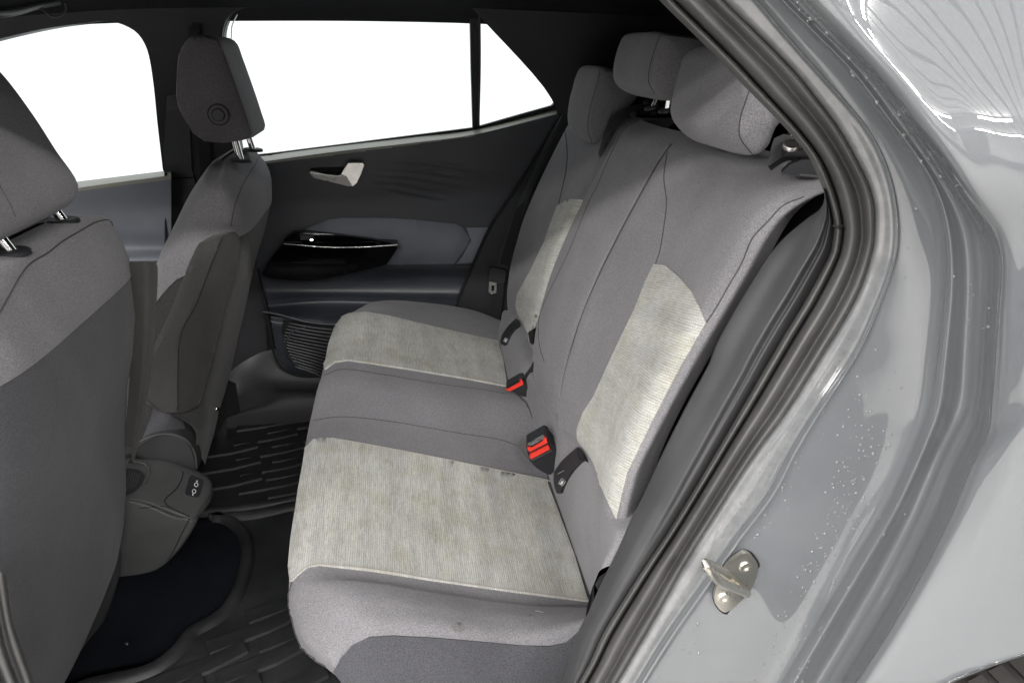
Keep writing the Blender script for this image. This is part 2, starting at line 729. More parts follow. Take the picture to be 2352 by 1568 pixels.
lay_ceiling()
def shed_wall():
    verts, faces = [], []
    path = []
    def run(ax, ay, bx, by):
        L = math.hypot(bx - ax, by - ay)
        n = int(L / 1.15)
        for i in range(n):
            for f, dn in ((0.0, 0.0), (0.9, 0.0), (0.92, 0.03), (0.98, 0.03)):
                t = (i + f) / n
                path.append((ax + (bx - ax) * t - (by - ay) / L * -dn, ay + (by - ay) * t + (bx - ax) / L * -dn))
        path.append((bx, by))
    run(-6.0, 0.7, -6.0, -7.0)
    run(-6.0, -7.0, 8.0, -7.0)
    run(8.0, -7.0, 8.0, 0.7)
    for x_, y_ in path:
        for z_ in (0.0, 0.9, 0.93, 3.3):
            verts.append((x_, y_, z_))
    for i in range(len(path) - 1):
        for k in range(3):
            faces.append((4 * i + k, 4 * i + 4 + k, 4 * i + 5 + k, 4 * i + 1 + k))
    o = mesh("wall", verts, faces, M['shed'], smooth=False)
    o.data.materials.append(M['shed_dk'])
    for i, p in enumerate(o.data.polygons):
        if i % 3 == 0 or i % 3 == 1 or (i // 3 // 4) % 5 == 2:  # some dark panels added to shape the reflections in the paint
            p.material_index = 1
    o['kind'] = 'structure'


shed_wall()
floor = mesh("ground", [(-6, -7, 0), (8, -7, 0), (8, 0.72, 0), (-6, 0.72, 0)], [(0, 1, 2, 3)],
             plastic("workshop_floor", (0.42, 0.41, 0.40), 0.5, grain=40, bs=0.1), smooth=False)
floor['kind'] = 'structure'

# ------------------------------------------------------------------ car body
car = thing("car_body", "grey lacquered car body round the open rear door, wet paint and double rubber seal", "car", (0.4, -0.7, 0.0))

# --- rubber door seal -------------------------------------------------
S_OUT = [(1604, -60), (1658, 0), (1740, 80), (1824, 166), (1880, 235), (1928, 299), (1971, 376), (2003, 448), (2009, 520), (2003, 578), (1967, 682),
         (1895, 805), (1809, 941), (1741, 1033), (1657, 1161), (1577, 1289), (1509, 1409), (1415, 1568), (1330, 1710)]
S_IN = [(1470, -50), (1531, 14), (1601, 83), (1660, 142), (1716, 201), (1772, 258), (1817, 306), (1860, 360), (1892, 432), (1914, 504), (1914, 545),
        (1905, 588), (1854, 685), (1797, 779), (1703, 941), (1621, 1081), (1541, 1213), (1461, 1333), (1389, 1449), (1349, 1533), (1262, 1680)]
NT = 90
so = crv([V((x, y, 0)) for x, y in S_OUT], NT)
si = crv([V((x, y, 0)) for x, y in S_IN], NT)


def seal_strip(name, prof, mat):
    rows = []
    for a, b in zip(si, so):
        r = []
        for fr, dy in prof:
            q = a.lerp(b, fr)
            r.append(px(q.x, q.y, Y=-0.685 - 0.025 * fr + dy))
        rows.append(r)
    m = len(prof) * 4
    R = [crv(r, m, even=False) for r in rows]
    return mesh(name, [p for r in R for p in r], quads(NT, m), mat, car)


seal_strip("inner_seal_bead", [(-0.03, 0.020), (-0.01, 0.004), (0.02, -0.004), (0.09, -0.010), (0.16, -0.007), (0.205, 0.004), (0.215, 0.020)], M['rubber'])
seal_strip("outer_seal_bead", [(0.19, 0.024), (0.22, 0.008), (0.27, -0.004), (0.36, -0.014), (0.46, -0.017), (0.56, -0.013), (0.63, -0.005), (0.67, 0.001), (0.71, 0.002),
                               (0.77, 0.000), (0.84, -0.003), (0.92, -0.004), (0.985, 0.000), (1.0, 0.008)], M['rubber'])
# small cut where the seal is joined
tube("seal_joint", [px(1914, 518, Y=-0.697), px(1924, 521, Y=-0.702), px(1936, 519, Y=-0.700)], 0.0012, M['black'], car)

# --- painted jamb ------------------------------------------------------
J1 = [(1660, -80), (1735, 0), (1787, 63), (1890, 180), (1960, 258), (2005, 318), (2040, 400), (2056, 480), (2058, 560), (2043, 628), (1985, 772), (1940, 850), (1877, 941), (1813, 1045), (1769, 1133),
      (1689, 1237), (1617, 1341), (1537, 1453), (1465, 1568), (1380, 1710)]
J2 = [(1722, -80), (1795, 0), (1870, 75), (1962, 168), (2038, 270), (2100, 350), (2148, 430), (2175, 520), (2183, 620), (2180, 700), (2170, 800), (2156, 926), (2142, 971), (2098, 1077),
      (2050, 1177), (1970, 1313), (1906, 1421), (1820, 1568), (1735, 1710)]
J3 = [(1748, -80), (1822, 0), (1900, 75), (1990, 165), (2066, 262), (2144, 375), (2205, 463), (2240, 540), (2248, 640), (2244, 760), (2239, 859), (2230, 940), (2170, 1061), (2106, 1213),
      (2022, 1373), (1905, 1568), (1815, 1710)]
J4 = [(1775, -80), (1852, 0), (1955, 105), (2042, 201), (2117, 300), (2177, 381), (2219, 448), (2266, 510), (2290, 556), (2297, 614), (2288, 736), (2281, 844), (2272, 941), (2266, 1001),
      (2234, 1053), (2194, 1153), (2158, 1229), (2106, 1329), (2042, 1441), (1962, 1568), (1870, 1710)]
NJ = 280


def J(l):
    return crv([V((x, y, 0)) for x, y in l], NJ)


j0, j1, j2, j3, j4 = J(S_OUT), J(J1), J(J2), J(J3), J(J4)


def yt(i, a, b):
    """depth from the pillar top (a) to the lower jamb (b)"""
    t = min(1, i / (NJ * 0.36))
    t = t * t * (3 - 2 * t)
    return a + (b - a) * t


JR = []
for i in range(NJ):
    A, B, C, D, E_ = j0[i], j1[i], j2[i], j3[i], j4[i]
    t = min(1, i / (NJ * 0.36))
    prof = [
        (A.lerp(B, -0.10), yt(i, -.690, -.690)),
        (A.lerp(B, 0.0), yt(i, -.702, -.704)),
        (A.lerp(B, 0.35), yt(i, -.712, -.712)),
        (A.lerp(B, 0.85), yt(i, -.716, -.716)),
        (A.lerp(B, 0.97), yt(i, -.722, -.724)),
        (B.lerp(C, 0.03), yt(i, -.728, -.734)),
        (B.lerp(C, 0.10), yt(i, -.724, -.733)),
        (B.lerp(C, 0.40), yt(i, -.722, -.742)),
        (B.lerp(C, 0.75), yt(i, -.730, -.758)),
        (B.lerp(C, 0.90), yt(i, -.738, -.772)),
        (B.lerp(C, 0.95), yt(i, -.746, -.784)),
        (B.lerp(C, 0.985), yt(i, -.753, -.794)),
        (C.lerp(D, 0.06), yt(i, -.756, -.799)),
        (C.lerp(D, 0.30), yt(i, -.755, -.798)),
        (C.lerp(D, 0.65), yt(i, -.753, -.798)),
        (C.lerp(D, 0.97), yt(i, -.759, -.811)),
        (D.lerp(E_, 0.20), yt(i, -.761, -.817)),
        (D.lerp(E_, 0.45), yt(i, -.764, -.826)),
        (D.lerp(E_, 0.70), yt(i, -.771, -.845)),
        (D.lerp(E_, 0.90), yt(i, -.779, -.867)),
        (E_, yt(i, -.785, -.880)),
    ]
    row = [px(q.x, q.y, Y=y) for q, y in prof]
    JR.append(crv(row, 150, even=False))
def smooth_rows(rows_, w_):
    """average neighbouring sections so that the pressed metal runs fair"""
    out_ = []
    for i_ in range(len(rows_)):
        a_, b_ = max(0, i_ - w_), min(len(rows_) - 1, i_ + w_)
        h_ = min(i_ - a_, b_ - i_)
        sel_ = rows_[i_ - h_:i_ + h_ + 1]
        out_.append([sum((r_[k_] for r_ in sel_), V((0, 0, 0))) / len(sel_) for k_ in range(len(rows_[0]))])
    return out_


JR = smooth_rows(JR, 5)
jamb = mesh("door_jamb", [p for r in JR for p in r], quads(NJ, 150), M['paint'], car,
            label="glossy grey painted door jamb with rain channel and water drops")
jamb.data.materials.append(M['paint_dust'])
for i_, p_ in enumerate(jamb.data.polygons):
    if i_ % 149 < 22:
        p_.material_index = 1

# --- outer quarter panel ------------------------------------------------
QR = []
for i in range(NJ):
    E_ = j4[i]
    ye = yt(i, -.785, -.880)
    f = i / (NJ - 1)
    tx = 2620
    ty = -420 + 1900 * min(1, f / 0.97)
    if f > 0.97:
        ty = 1480
    yend = -0.79 - 0.135 * min(1, max(0, (f - 0.02) / 0.5)) ** 0.7
    T = V((tx, ty, 0))
    row = []
    kink = 0.0
    for s in (0, 0.012, 0.03, 0.07, 0.15, 0.3, 0.5, 0.75, 1.0):
        q = E_.lerp(T, s)
        d = (ye - 0.0) * (1 - s) + yend * s
        d -= 0.012 * (1 - math.exp(-s / 0.02)) + 0.018 * sin(pi * s)
        # body-side shoulder: the panel folds inwards above it
        if q.y < 1002:
            d += 0.0
        row.append(px(q.x, q.y, Y=d))
    QR.append(crv(row, 40, even=False))
QR2 = []
arch = crv([V((1985, 1715, 0)), V((2090, 1622, 0)), V((2178, 1568, 0)), V((2260, 1533, 0)), V((2352, 1501, 0)), V((2470, 1468, 0)), V((2640, 1440, 0))], 40)
keep = [r for r in QR]
quarter_v = []
keep = smooth_rows(keep, 5)
for i, r in enumerate(keep):
    quarter_v.append(r)
# trim the panel below the wheel-arch line by sliding the last rows up to it
def to_px(p):
    d = p - CAM
    t = d.dot(FWD)
    return 1176 + FPX * d.dot(RIGHT) / t, 784 - FPX * d.dot(UP) / t


def arch_y(x):
    for a, b in zip(arch, arch[1:]):
        if a.x <= x <= b.x:
            return a.y + (b.y - a.y) * (x - a.x) / (b.x - a.x)
    return 1e9 if x < arch[0].x else arch[-1].y


for r in quarter_v:
    for k_, p in enumerate(r):
        x, y = to_px(p)
        ay = arch_y(x)
        if y > ay:
            r[k_] = px(x, ay, Y=p.y)
quarter = mesh("quarter_panel", [p for r in quarter_v for p in r], quads(NJ, 40), M['paint'], car,
               label="light grey glossy outer body panel reflecting the ribbed ceiling")
# rolled arch lip
lip_rows = [[px(p.x, p.y - 3, Y=-0.925), px(p.x, p.y, Y=-0.928), px(p.x, p.y + 4, Y=-0.918), px(p.x + 4, p.y - 4, Y=-0.85)] for p in arch]
grid("wheel_arch_lip", lip_rows, 10, 40, M['paint'], car)
# --- lower interior side trim (inside the opening) ----------------------
TG = [(1893, 438), (1890, 474), (1854, 502), (1800, 548), (1764, 592), (1732, 642), (1688, 714), (1645, 793), (1628, 837), (1578, 930), (1523, 1039), (1480, 1133), (1447, 1197),
      (1424, 1251), (1402, 1296), (1374, 1354), (1352, 1405), (1330, 1445), (1310, 1500), (1285, 1580), (1240, 1690)]
tg = crv([V((x, y, 0)) for x, y in TG], 60)
# start the trim's outer edge where the seal has come round the corner
si_t = crv([V((x, y, 0)) for x, y in S_IN[8:]], 60)
trim_rows = []
for i, (a, b) in enumerate(zip(tg, si_t)):
    f = i / 59
    w = sin(pi * min(1, f * 1.3 + 0.05)) if f < 0.7 else sin(pi * 0.96)
    w = max(0.0, 1 - f * 1.5)
    row = [px(a.x + 30, a.y - 12, Y=-0.52), px(a.x + 6, a.y - 3, Y=-0.625)]
    for fr, dy in ((0.0, 0), (0.10, -0.006), (0.35, -0.012), (0.55, -0.012 - 0.014 * w), (0.66, -0.011 - 0.020 * w), (0.75, -0.009 - 0.006 * w), (0.84, -0.006 - 0.012 * w), (0.96, 0.000), (1.05, 0.010)):
        q = a.lerp(b, fr)
        row.append(px(q.x, q.y, Y=-0.640 - 0.040 * fr + dy))
    trim_rows.append(row)
sidetrim = grid("side_trim", trim_rows, 60, 90, M['trim'], car, even=False, label="grainy dark grey plastic trim between rear seat and door seal")
# dark void and liner behind the seat edge
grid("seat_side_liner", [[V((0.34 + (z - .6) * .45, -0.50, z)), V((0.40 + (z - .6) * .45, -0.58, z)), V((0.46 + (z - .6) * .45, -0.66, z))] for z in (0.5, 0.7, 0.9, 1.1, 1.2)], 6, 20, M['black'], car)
for a in ((1428, 1222), ):
    tube("belt_anchor_clip", pxs([(1424, 1224, -0.60), (1436, 1212, -0.602), (1446, 1203, -0.605)]), 0.0022, M['steel'], car)
tube("anchor_pin", pxs([(1426, 1232, -0.60), (1418, 1256, -0.60), (1408, 1283, -0.60)]), 0.0012, M['steel'], car)
panel("isofix_guide", [(1404, 1284), (1396, 1310), (1376, 1324), (1367, 1342), (1373, 1356), (1384, 1346), (1398, 1318)], lambda x, y: px(x, y, Y=-0.605), (0.02, 0.01, 0), M['plast'], car)

# --- striker -------------------------------------------------------------
# crop (1700,1320) scale 7.839/src px
def k6(x, y):
    return ((1700 + x / 7.839) * 0.9408, (1320 + y / 7.839) * 0.9408)


plate_o = [k6(*p) for p in ((950, 215), (1060, 240), (1150, 330), (1215, 440), (1215, 580), (1180, 760), (1080, 960), (920, 1160), (760, 1300), (600, 1400), (530, 1395), (440, 1330), (350, 1210), (330, 1120), (350, 960),
                            (400, 810), (560, 500), (700, 350), (850, 250))]
plate_i = [k6(*p) for p in ((950, 235), (1040, 275), (1110, 350), (1175, 450), (1170, 580), (1130, 750), (1040, 940), (890, 1120), (740, 1250), (600, 1350), (530, 1360), (450, 1310), (370, 1200), (345, 1110), (365, 965),
                            (415, 815), (575, 505), (710, 365), (855, 265))]
striker = panel("striker_plate", plate_o, lambda x, y: px(x, y, Y=-0.7385), (0.004, 0.02, 0), M['black'], car, smooth=True, step=12, edge=6, label="black gasket under the steel door striker")
splate = panel("striker", plate_i, lambda x, y: px(x, y, Y=-0.7435), (0.001, 0.006, 0), M['steel'], car, smooth=True, step=12, edge=5, label="bare steel door striker with two bolts and a loop")


def disc(name, c, nrm, r, h, mat, parent, n=24, hole=0):
    nrm = V(nrm).normalized()
    a = nrm.orthogonal().normalized()
    b = nrm.cross(a)
    verts, f = [], []
    prof = [(r, 0), (r, h * 0.7), (r * 0.9, h), (r * 0.55, h)]
    if hole:
        prof += [(r * 0.5, h), (r * 0.46, h * 0.1)]
    for rr, hh in prof:
        for i in range(n):
            w = 2 * pi * i / n
            verts.append(c + a * cos(w) * rr + b * sin(w) * rr + nrm * hh)
    f = quads(len(prof), n, cv=True)
    f.append(tuple(range((len(prof) - 1) * n, len(prof) * n)))
    return mesh(name, verts, f, mat, parent, angle=40)


for sx, sy in ((940, 500), (520, 1095)):
    p = px(*k6(sx, sy), Y=-0.7435)
    nn = V((-0.03, -1, 0.0))
    disc("bolt", p, nn, 0.0070, 0.0022, M['steel'], splate, hole=1)
loopY = -0.742
tube("striker_hoop", [px(*k6(620, 660), Y=-0.741), px(*k6(520, 590), Y=-0.752), px(*k6(330, 480), Y=-0.768), px(*k6(230, 420), Y=-0.776), px(*k6(185, 430), Y=-0.781), px(*k6(200, 500), Y=-0.783),
                      px(*k6(290, 610), Y=-0.782), px(*k6(410, 740), Y=-0.776), px(*k6(560, 830), Y=-0.765), px(*k6(760, 910), Y=-0.754), px(*k6(910, 970), Y=-0.746), px(*k6(960, 1010), Y=-0.741)],
     0.0046, M['steel'], splate, n=14, res=60)

# --- tyre -----------------------------------------------------------------
WC = V((0.72, -0.80, 0.430))
tverts, NTY = [], 96
tprof = [(0.30, 0.08), (0.335, 0.085), (0.350, 0.07), (0.354, 0.05), (0.355, 0), (0.354, -0.05), (0.350, -0.07), (0.335, -0.088), (0.30, -0.09), (0.24, -0.08)]
for i in range(NTY):
    a = 2 * pi * i / NTY
    for r_, yy in tprof:
        tverts.append(WC + V((cos(a) * (r_ - 0.025), yy, sin(a) * (r_ - 0.025))))
tyre = mesh("tyre", tverts, quads(NTY, len(tprof), cu=True), M['tyre'], car, label="dirty black tyre showing under the rear wheel arch")
bv, bf = [], []
for i in range(90):
    a0 = 2 * pi * i / 90
    for (ya, yb) in ((-0.089, -0.045), (-0.038, -0.004), (0.004, 0.05)):
        off = 0.012 if ya > -0.04 else 0
        s = len(bv)
        for (da, rr) in ((0.006, 0.348), (0.006, 0.360), (0.052, 0.360), (0.052, 0.348)):
            for yy in (ya, yb):
                aa = a0 + da + off + (yy - ya) * 0.25
                rr2 = rr - 0.025 - (0.010 if yy < -0.08 else 0)
                bv.append(WC + V((cos(aa) * rr2, yy, sin(aa) * rr2)))
        bf += [(s, s + 1, s + 3, s + 2), (s + 2, s + 3, s + 5, s + 4), (s + 4, s + 5, s + 7, s + 6), (s, s + 2, s + 4, s + 6), (s + 1, s + 7, s + 5, s + 3)]
mesh("tread_blocks", bv, bf, M['tyre'], tyre, smooth=False, kind='stuff')
# dark wheel housing
hv = []
for i in range(40):
    a = radians(10) + radians(95) * i / 39
    for yy, rr in ((-0.60, 0.365), (-0.865, 0.375)):
        hv.append(WC + V((cos(a) * rr * 1.02, yy - WC.y, sin(a) * rr)))
mesh("wheel_housing", hv, quads(40, 2), M['black'], car)

# --- near sill / B pillar seal in the lower left corner ---------------------
crn = [[(-60, 1290), (-30, 1300), (4, 1312), (14, 1318)], [(-30, 1430), (0, 1425), (18, 1420), (28, 1418)], [(-20, 1500), (18, 1495), (40, 1490), (50, 1487)], [(10, 1580), (46, 1573), (66, 1568), (78, 1566)], [(50, 1700), (86, 1695), (110, 1690), (120, 1688)]]


def near_strip(name, f0, f1, dy, mat, Y0):
    rows = []
    for r in crn:
        a, b = V((*r[0], 0)), V((*r[-1], 0))
        ln = 1.0
        pts = []
        for i, h in enumerate((0.01, -0.003, -0.006, -0.003, 0.01)):
            q = a.lerp(b, f0 + (f1 - f0) * i / 4)
            pts.append(px(q.x, q.y, Y=Y0 + h * dy))
        rows.append(pts)
    return grid(name, rows, 16, 30, mat, car)


near_strip("pillar_seal_bead", 0.55, 1.0, 1.0, M['rubber'], -0.735)
near_strip("pillar_seal_bead", 0.0, 0.5, 1.0, M['rubber'], -0.745)
near_strip("pillar_seal_lip", -0.9, 0.0, 1.0, M['rubber'], -0.75)

# --- far side upper wall: pillars, headliner edge ---------------------------
def wallY(x, y, inset=0.0):
    Y = 0.66
    for _ in range(6):
        p = px(x, y, Y=Y)
        t = min(max((p.z - 1.03) / 0.42, 0), 1)
        Y = 0.758 - 0.148 * t - inset
    return px(x, y, Y=Y)


# headliner / roof
def roof_z(x):
    return 1.475 - 0.10 * max(0, x - 0.1) ** 1.6 - 0.05 * max(0, -x - 0.5)


rr_rows = []
for x in (-1.5, -1.2, -0.9, -0.6, -0.3, 0.0, 0.3, 0.6, 0.9, 1.2):
    zt = roof_z(x)
    e = zt - 0.065
    rr_rows.append([V((x, 0.64, e - 0.02)), V((x, 0.60, e + 0.015)), V((x, 0.52, zt - 0.012)), V((x, 0.3, zt + 0.008)), V((x, 0, zt + 0.015)), V((x, -0.3, zt + 0.008)), V((x, -0.52, zt - 0.012)),
                    V((x, -0.62, e + 0.012)), V((x, -0.66, e - 0.008))])
roof = grid("roof_lining", rr_rows, 40, 40, M['lining'], car)
# outer roof skin
grid("roof_skin", [[p + V((0, 0, 0.05)) for p in r] for r in rr_rows], 20, 20, M['paint'], car)
# header above the far windows
TOPW = [(-260, 165), (-100, 118), (0, 90), (110, 66), (200, 54), (236, 50), (275, 56), (310, 74), (330, 100), (342, 135), (352, 200), (360, 280), (368, 350), (373, 392)]
REARW = [(612, 356), (560, 362), (536, 330), (512, 200), (512, 110), (514, 60), (522, 34), (545, 22), (640, 17), (800, 13), (960, 11), (1080, 12), (1084, 160), (1087, 292), (1000, 303), (860, 324), (740, 340)]
QW = [(1103, 20), (1116, 24), (1160, 65), (1210, 118), (1246, 165), (1268, 205), (1276, 235), (1268, 243), (1200, 262), (1102, 290)]
TOPC = [(p.x, p.y) for p in crv([V((x, y, 0)) for x, y in TOPW], 70)]
FRONTW = TOPC + [(190, 417), (0, 440), (-260, 470)]
RWC = [(p.x, p.y) for p in crv([V((x, y, 0)) for x, y in ((556, 358), (538, 260), (524, 180), (514, 120), (514, 82), (522, 52), (540, 32), (570, 22), (640, 17), (800, 13), (960, 11), (1079, 11))], 60)]
head = panel("pillar_trim", [(-300, -140), (1600, -140), (1660, 60), (1640, 300), (1292, 300), (1288, 262), (1282, 240), (1108, 300), (1080, 302), (612, 364), (450, 390), (384, 398), (376, 640), (600, 640), (640, 372),
                             (700, 352), (740, 346), (612, 362), (520, 640), (376, 640), (378, 396), (190, 420), (-300, 480)],
             lambda x, y: wallY(x, y), (0, 0.03, 0), M['plast_dk'], car, holes=[FRONTW, REARW, QW], step=40, edge=12) if False else None

hdr = [(-300, -160), (1700, -160), (1700, 330), (1292, 330), (1289, 258), (1281, 236), (1272, 204), (1250, 163), (1214, 114), (1164, 60), (1118, 14), (1100, 3)] \
    + [(x - 3, y - 4) for x, y in reversed(RWC)] + [(560, 640), (372, 640), (378, 396)] + [(x + 1, y - 1) for x, y in reversed(TOPC)] + [(-300, 175)]
hd = panel("pillar_trim", hdr, lambda x, y: wallY(x, y, 0.012), (0, 0.05, 0), M['plast_dk'], car, step=40, edge=8, label="dark upper trim round the far side windows")
# lighter cover on the B pillar with belt guide
panel("pillar_cover", [(384, 220), (420, 214), (430, 260), (436, 300), (440, 385), (452, 440), (455, 560), (380, 560), (378, 420), (376, 340)], lambda x, y: wallY(x, y, 0.022), (0, 0.012, 0), M['plast'], car, step=30, edge=10)
tube("cover_joint", [wallY(381, 411, 0.024), wallY(405, 410, 0.024), wallY(446, 408, 0.024)], 0.0015, M['black'], car)
grid("belt_webbing", [[wallY(x0, y, 0.03), wallY(x0 + 26, y, 0.03)] for x0, y in ((432, 60), (440, 200), (452, 300), (462, 420), (470, 520))], 4, 12, M['belt'], car)
# rear enclosure
grid("tail_trim", [[V((0.62, 0.72, z)), V((1.0, 0.68, z)), V((1.2, 0.4, z)), V((1.25, 0, z)), V((1.2, -0.4, z)), V((1.0, -0.64, z)), V((0.55, -0.66, z))] for z in (0.3, 0.7, 1.0, 1.2, 1.5)], 30, 12, M['lining'], car)
grid("load_cover", [[V((x, y, 1.06)) for y in (-0.62, 0, 0.66)] for x in (0.50, 0.8, 1.25)], 8, 8, M['plast_dk'], car)
grid("pillar_trim", [[V((0.44, 0.655, 1.10)), V((0.75, 0.65, 1.06)), V((1.1, 0.62, 1.05))], [V((0.40, 0.64, 1.22)), V((0.75, 0.61, 1.22)), V((1.1, 0.58, 1.20))], [V((0.2, 0.60, 1.42)), V((0.7, 0.57, 1.40)), V((1.1, 0.55, 1.36))]], 20, 12, M['plast_dk'], car)
# chrome-edged seal next to quarter light
tube("window_seal_edge", [wallY(x, y, 0.016) for x, y in ((1122, 14), (1168, 58), (1217, 110), (1254, 158), (1277, 200), (1287, 236), (1290, 262))], 0.0016, M['plast'], car, res=30)
tube("window_seal_edge", [wallY(x, y, 0.016) for x, y in ((545, 34), (533, 60), (531, 90))], 0.0014, M['satin'], car, res=14)
tube("window_seal_edge", [wallY(x, y, 0.006) for x, y in ((356, 110), (366, 180), (374, 260), (384, 380), (388, 400))], 0.0018, M['plast'], car, res=24)
# near roof rail
grid("roof_rail", [[V((-1.2, -0.62, 1.43)), V((-1.2, -0.68, 1.41)), V((-1.2, -0.72, 1.43))], [V((-0.4, -0.62, 1.435)), V((-0.4, -0.67, 1.415)), V((-0.4, -0.73, 1.44))], [V((0.2, -0.62, 1.43)), V((0.2, -0.67, 1.41)), V((0.2, -0.75, 1.42))]], 12, 12, M['paint'], car)

# grab handle on the far roof rail
gh = grid("grab_handle", [[wallY(-80, 22, 0.03), wallY(-80, 30, 0.05), wallY(-80, 40, 0.03)], [wallY(20, 16, 0.05), wallY(20, 27, 0.075), wallY(20, 40, 0.05)], [wallY(90, 2, 0.05), wallY(90, 12, 0.07), wallY(90, 22, 0.05)],
                          [wallY(135, -8, 0.03), wallY(138, 2, 0.04), wallY(140, 12, 0.03)]], 10, 24, M['plast'], car)
tube("grab_handle_edge", [wallY(-60, 42, 0.055), wallY(20, 36, 0.055), wallY(85, 18, 0.055), wallY(118, 38, 0.04), wallY(140, 36, 0.035), wallY(152, 22, 0.03), wallY(150, 8, 0.03)], 0.0022, M['plast'], gh, res=40)

# floor carpet and tunnel
FZ = 0.33
grid("carpet", [[V((x, y, FZ - 0.012 + (0.03 * math.exp(-(y / 0.16) ** 2)))) for y in (-0.78, -0.5, -0.3, -0.18, -0.1, 0, 0.1, 0.18, 0.3, 0.5, 0.72)] for x in (-1.6, -1.0, -0.7, -0.4, -0.1, 0.2, 0.6)], 50, 20, M['carpet'], car)
# far sill trim under the door
grid("sill_trim", [[px(500, 880, Y=0.70), px(560, 830, Y=0.70), px(640, 800, Y=0.70), px(800, 800, Y=0.70)],
                   [px(500, 900, Y=0.66), px(560, 872, Y=0.655), px(660, 880, Y=0.655), px(800, 885, Y=0.655)],
                   [px(520, 950, Y=0.60), px(590, 925, Y=0.60), px(660, 905, Y=0.60), px(800, 905, Y=0.60)],
                   [px(520, 960, Y=0.58), px(590, 942, Y=0.58), px(660, 935, Y=0.58), px(800, 930, Y=0.58)],
                   [px(520, 1000, Y=0.57), px(590, 985, Y=0.57), px(680, 975, Y=0.57), px(800, 970, Y=0.57)]], 30, 24, M['sill'], car)
# far B pillar foot
grid("pillar_foot", [[px(500, y, Y=0.70), px(560, y, Y=0.70), px(612, y + 5, Y=0.70)] for y in (560, 640, 720, 800, 870)], 10, 12, M['plast_dk'], car)
# seat box under the rear cushion and side walls (dark)
grid("seat_box", [[V((-0.02, y, z)) for y in (-0.52, 0, 0.60)] for z in (0.30, 0.42, 0.52)], 6, 6, M['carpet'], car)
grid("near_sill", [[V((-1.3, -0.66, z)), V((-0.5, -0.67, z)), V((0.1, -0.66, z)), V((0.3, -0.66, z))] for z in (0.30, 0.42, 0.45)], 20, 6, M['sill'], car)
grid("dashboard", [[V((-1.35, y, z)) for y in (-0.7, 0, 0.7)] for z in (0.3, 0.7, 0.98)], 6, 6, M['plast_dk'], car)

# ------------------------------------------------------------------ far rear door
rdoor = thing("rear_door", "closed far rear door with chrome pull handle, dark trim and clear window", "car door", (0.0, 0.75, 0.4))
D_COLS = [590, 700, 800, 950, 1100, 1300]
D = [
    ([357, 342, 329, 310, 290, 235], .757), ([358, 343, 330, 311, 291, 236], .752), ([371, 356, 343, 326, 306, 256], .670), ([377, 362, 350, 334, 314, 266], .657), ([400, 395, 392, 385, 378, 345], .660),
    ([440, 440, 440, 440, 440, 430], .664), ([500, 498, 496, 498, 505, 510], .668), ([560, 560, 560, 560, 560, 560], .665), ([612, 612, 612, 612, 612, 612], .663), ([640, 650, 650, 640, 640, 640], .672),
    ([670, 672, 672, 672, 672, 672], .668), ([694, 686, 684, 690, 700, 710], .640), ([708, 700, 700, 706, 715, 720], .628), ([722, 730, 740, 750, 760, 760], .650), ([735, 752, 765, 780, 790, 790], .640),
    ([760, 775, 790, 800, 810, 820], .640), ([840, 840, 845, 850, 860, 860], .645), ([875, 878, 880, 880, 880, 880], .665)]
drows = []
for ys, Y in D:
    drows.append([px(x, y, Y=Y) for x, y in zip(D_COLS, ys)])
full = grid("door_trim", drows, 260, 300, M['door'], None, even=False)
WAVES = [crv([V((x, y, 0)) for x, y in w], 60) for w in ([(876, 372), (960, 373), (1050, 384), (1135, 402)], [(862, 387), (950, 391), (1040, 402), (1110, 413)], [(862, 401), (930, 405), (1000, 415), (1075, 430)],
                                                            [(858, 415), (920, 420), (1000, 434), (1055, 447)], [(880, 430), (940, 440), (990, 450), (1030, 458)])]
for v_ in full.data.vertices:
    d_ = v_.co - CAM
    t_ = d_.dot(FWD)
    X_, Y_ = 1176 + FPX * d_.dot(RIGHT) / t_, 784 - FPX * d_.dot(UP) / t_
    if 850 < X_ < 1145 and 362 < Y_ < 466:
        for w in WAVES:
            k_, dd = min(((i_, (p.x - X_) ** 2 + (p.y - Y_) ** 2) for i_, p in enumerate(w)), key=lambda q_: q_[1])
            v_.co.y -= 0.0026 * math.exp(-dd / 30.0) * sin(pi * (k_ + 1) / 62) ** 0.6
# cut the sheet to the door's outline
DO = [(556, 363), (596, 359), (620, 357), (1276, 243), (1290, 262), (1215, 390), (1123, 528), (1047, 702), (1030, 800), (900, 870), (745, 863), (690, 862), (660, 850), (642, 826), (631, 790), (622, 730), (610, 670), (592, 620), (575, 500)]


def cut(o, outline):
    bm = bmesh.new()
    bm.from_mesh(o.data)
    dead = []
    for f in bm.faces:
        c = f.calc_center_median()
        if not inside(to_px(c), outline):
            dead.append(f)
    bmesh.ops.delete(bm, geom=dead, context='FACES')
    bm.to_mesh(o.data)
    bm.free()


cut(full, DO)
full.parent = rdoor
full.matrix_parent_inverse = Matrix.Translation(-rdoor.location)
trimS = Surf([full])
# rubber edge of the door
e_pts = [(592, 618), (598, 650), (610, 700), (620, 760), (629, 810), (645, 842), (672, 858), (700, 863), (745, 863)]
tube("door_edge_seal", [px(x, y, Y=0.645) for x, y in e_pts], 0.0032, M['black'], rdoor, res=50)
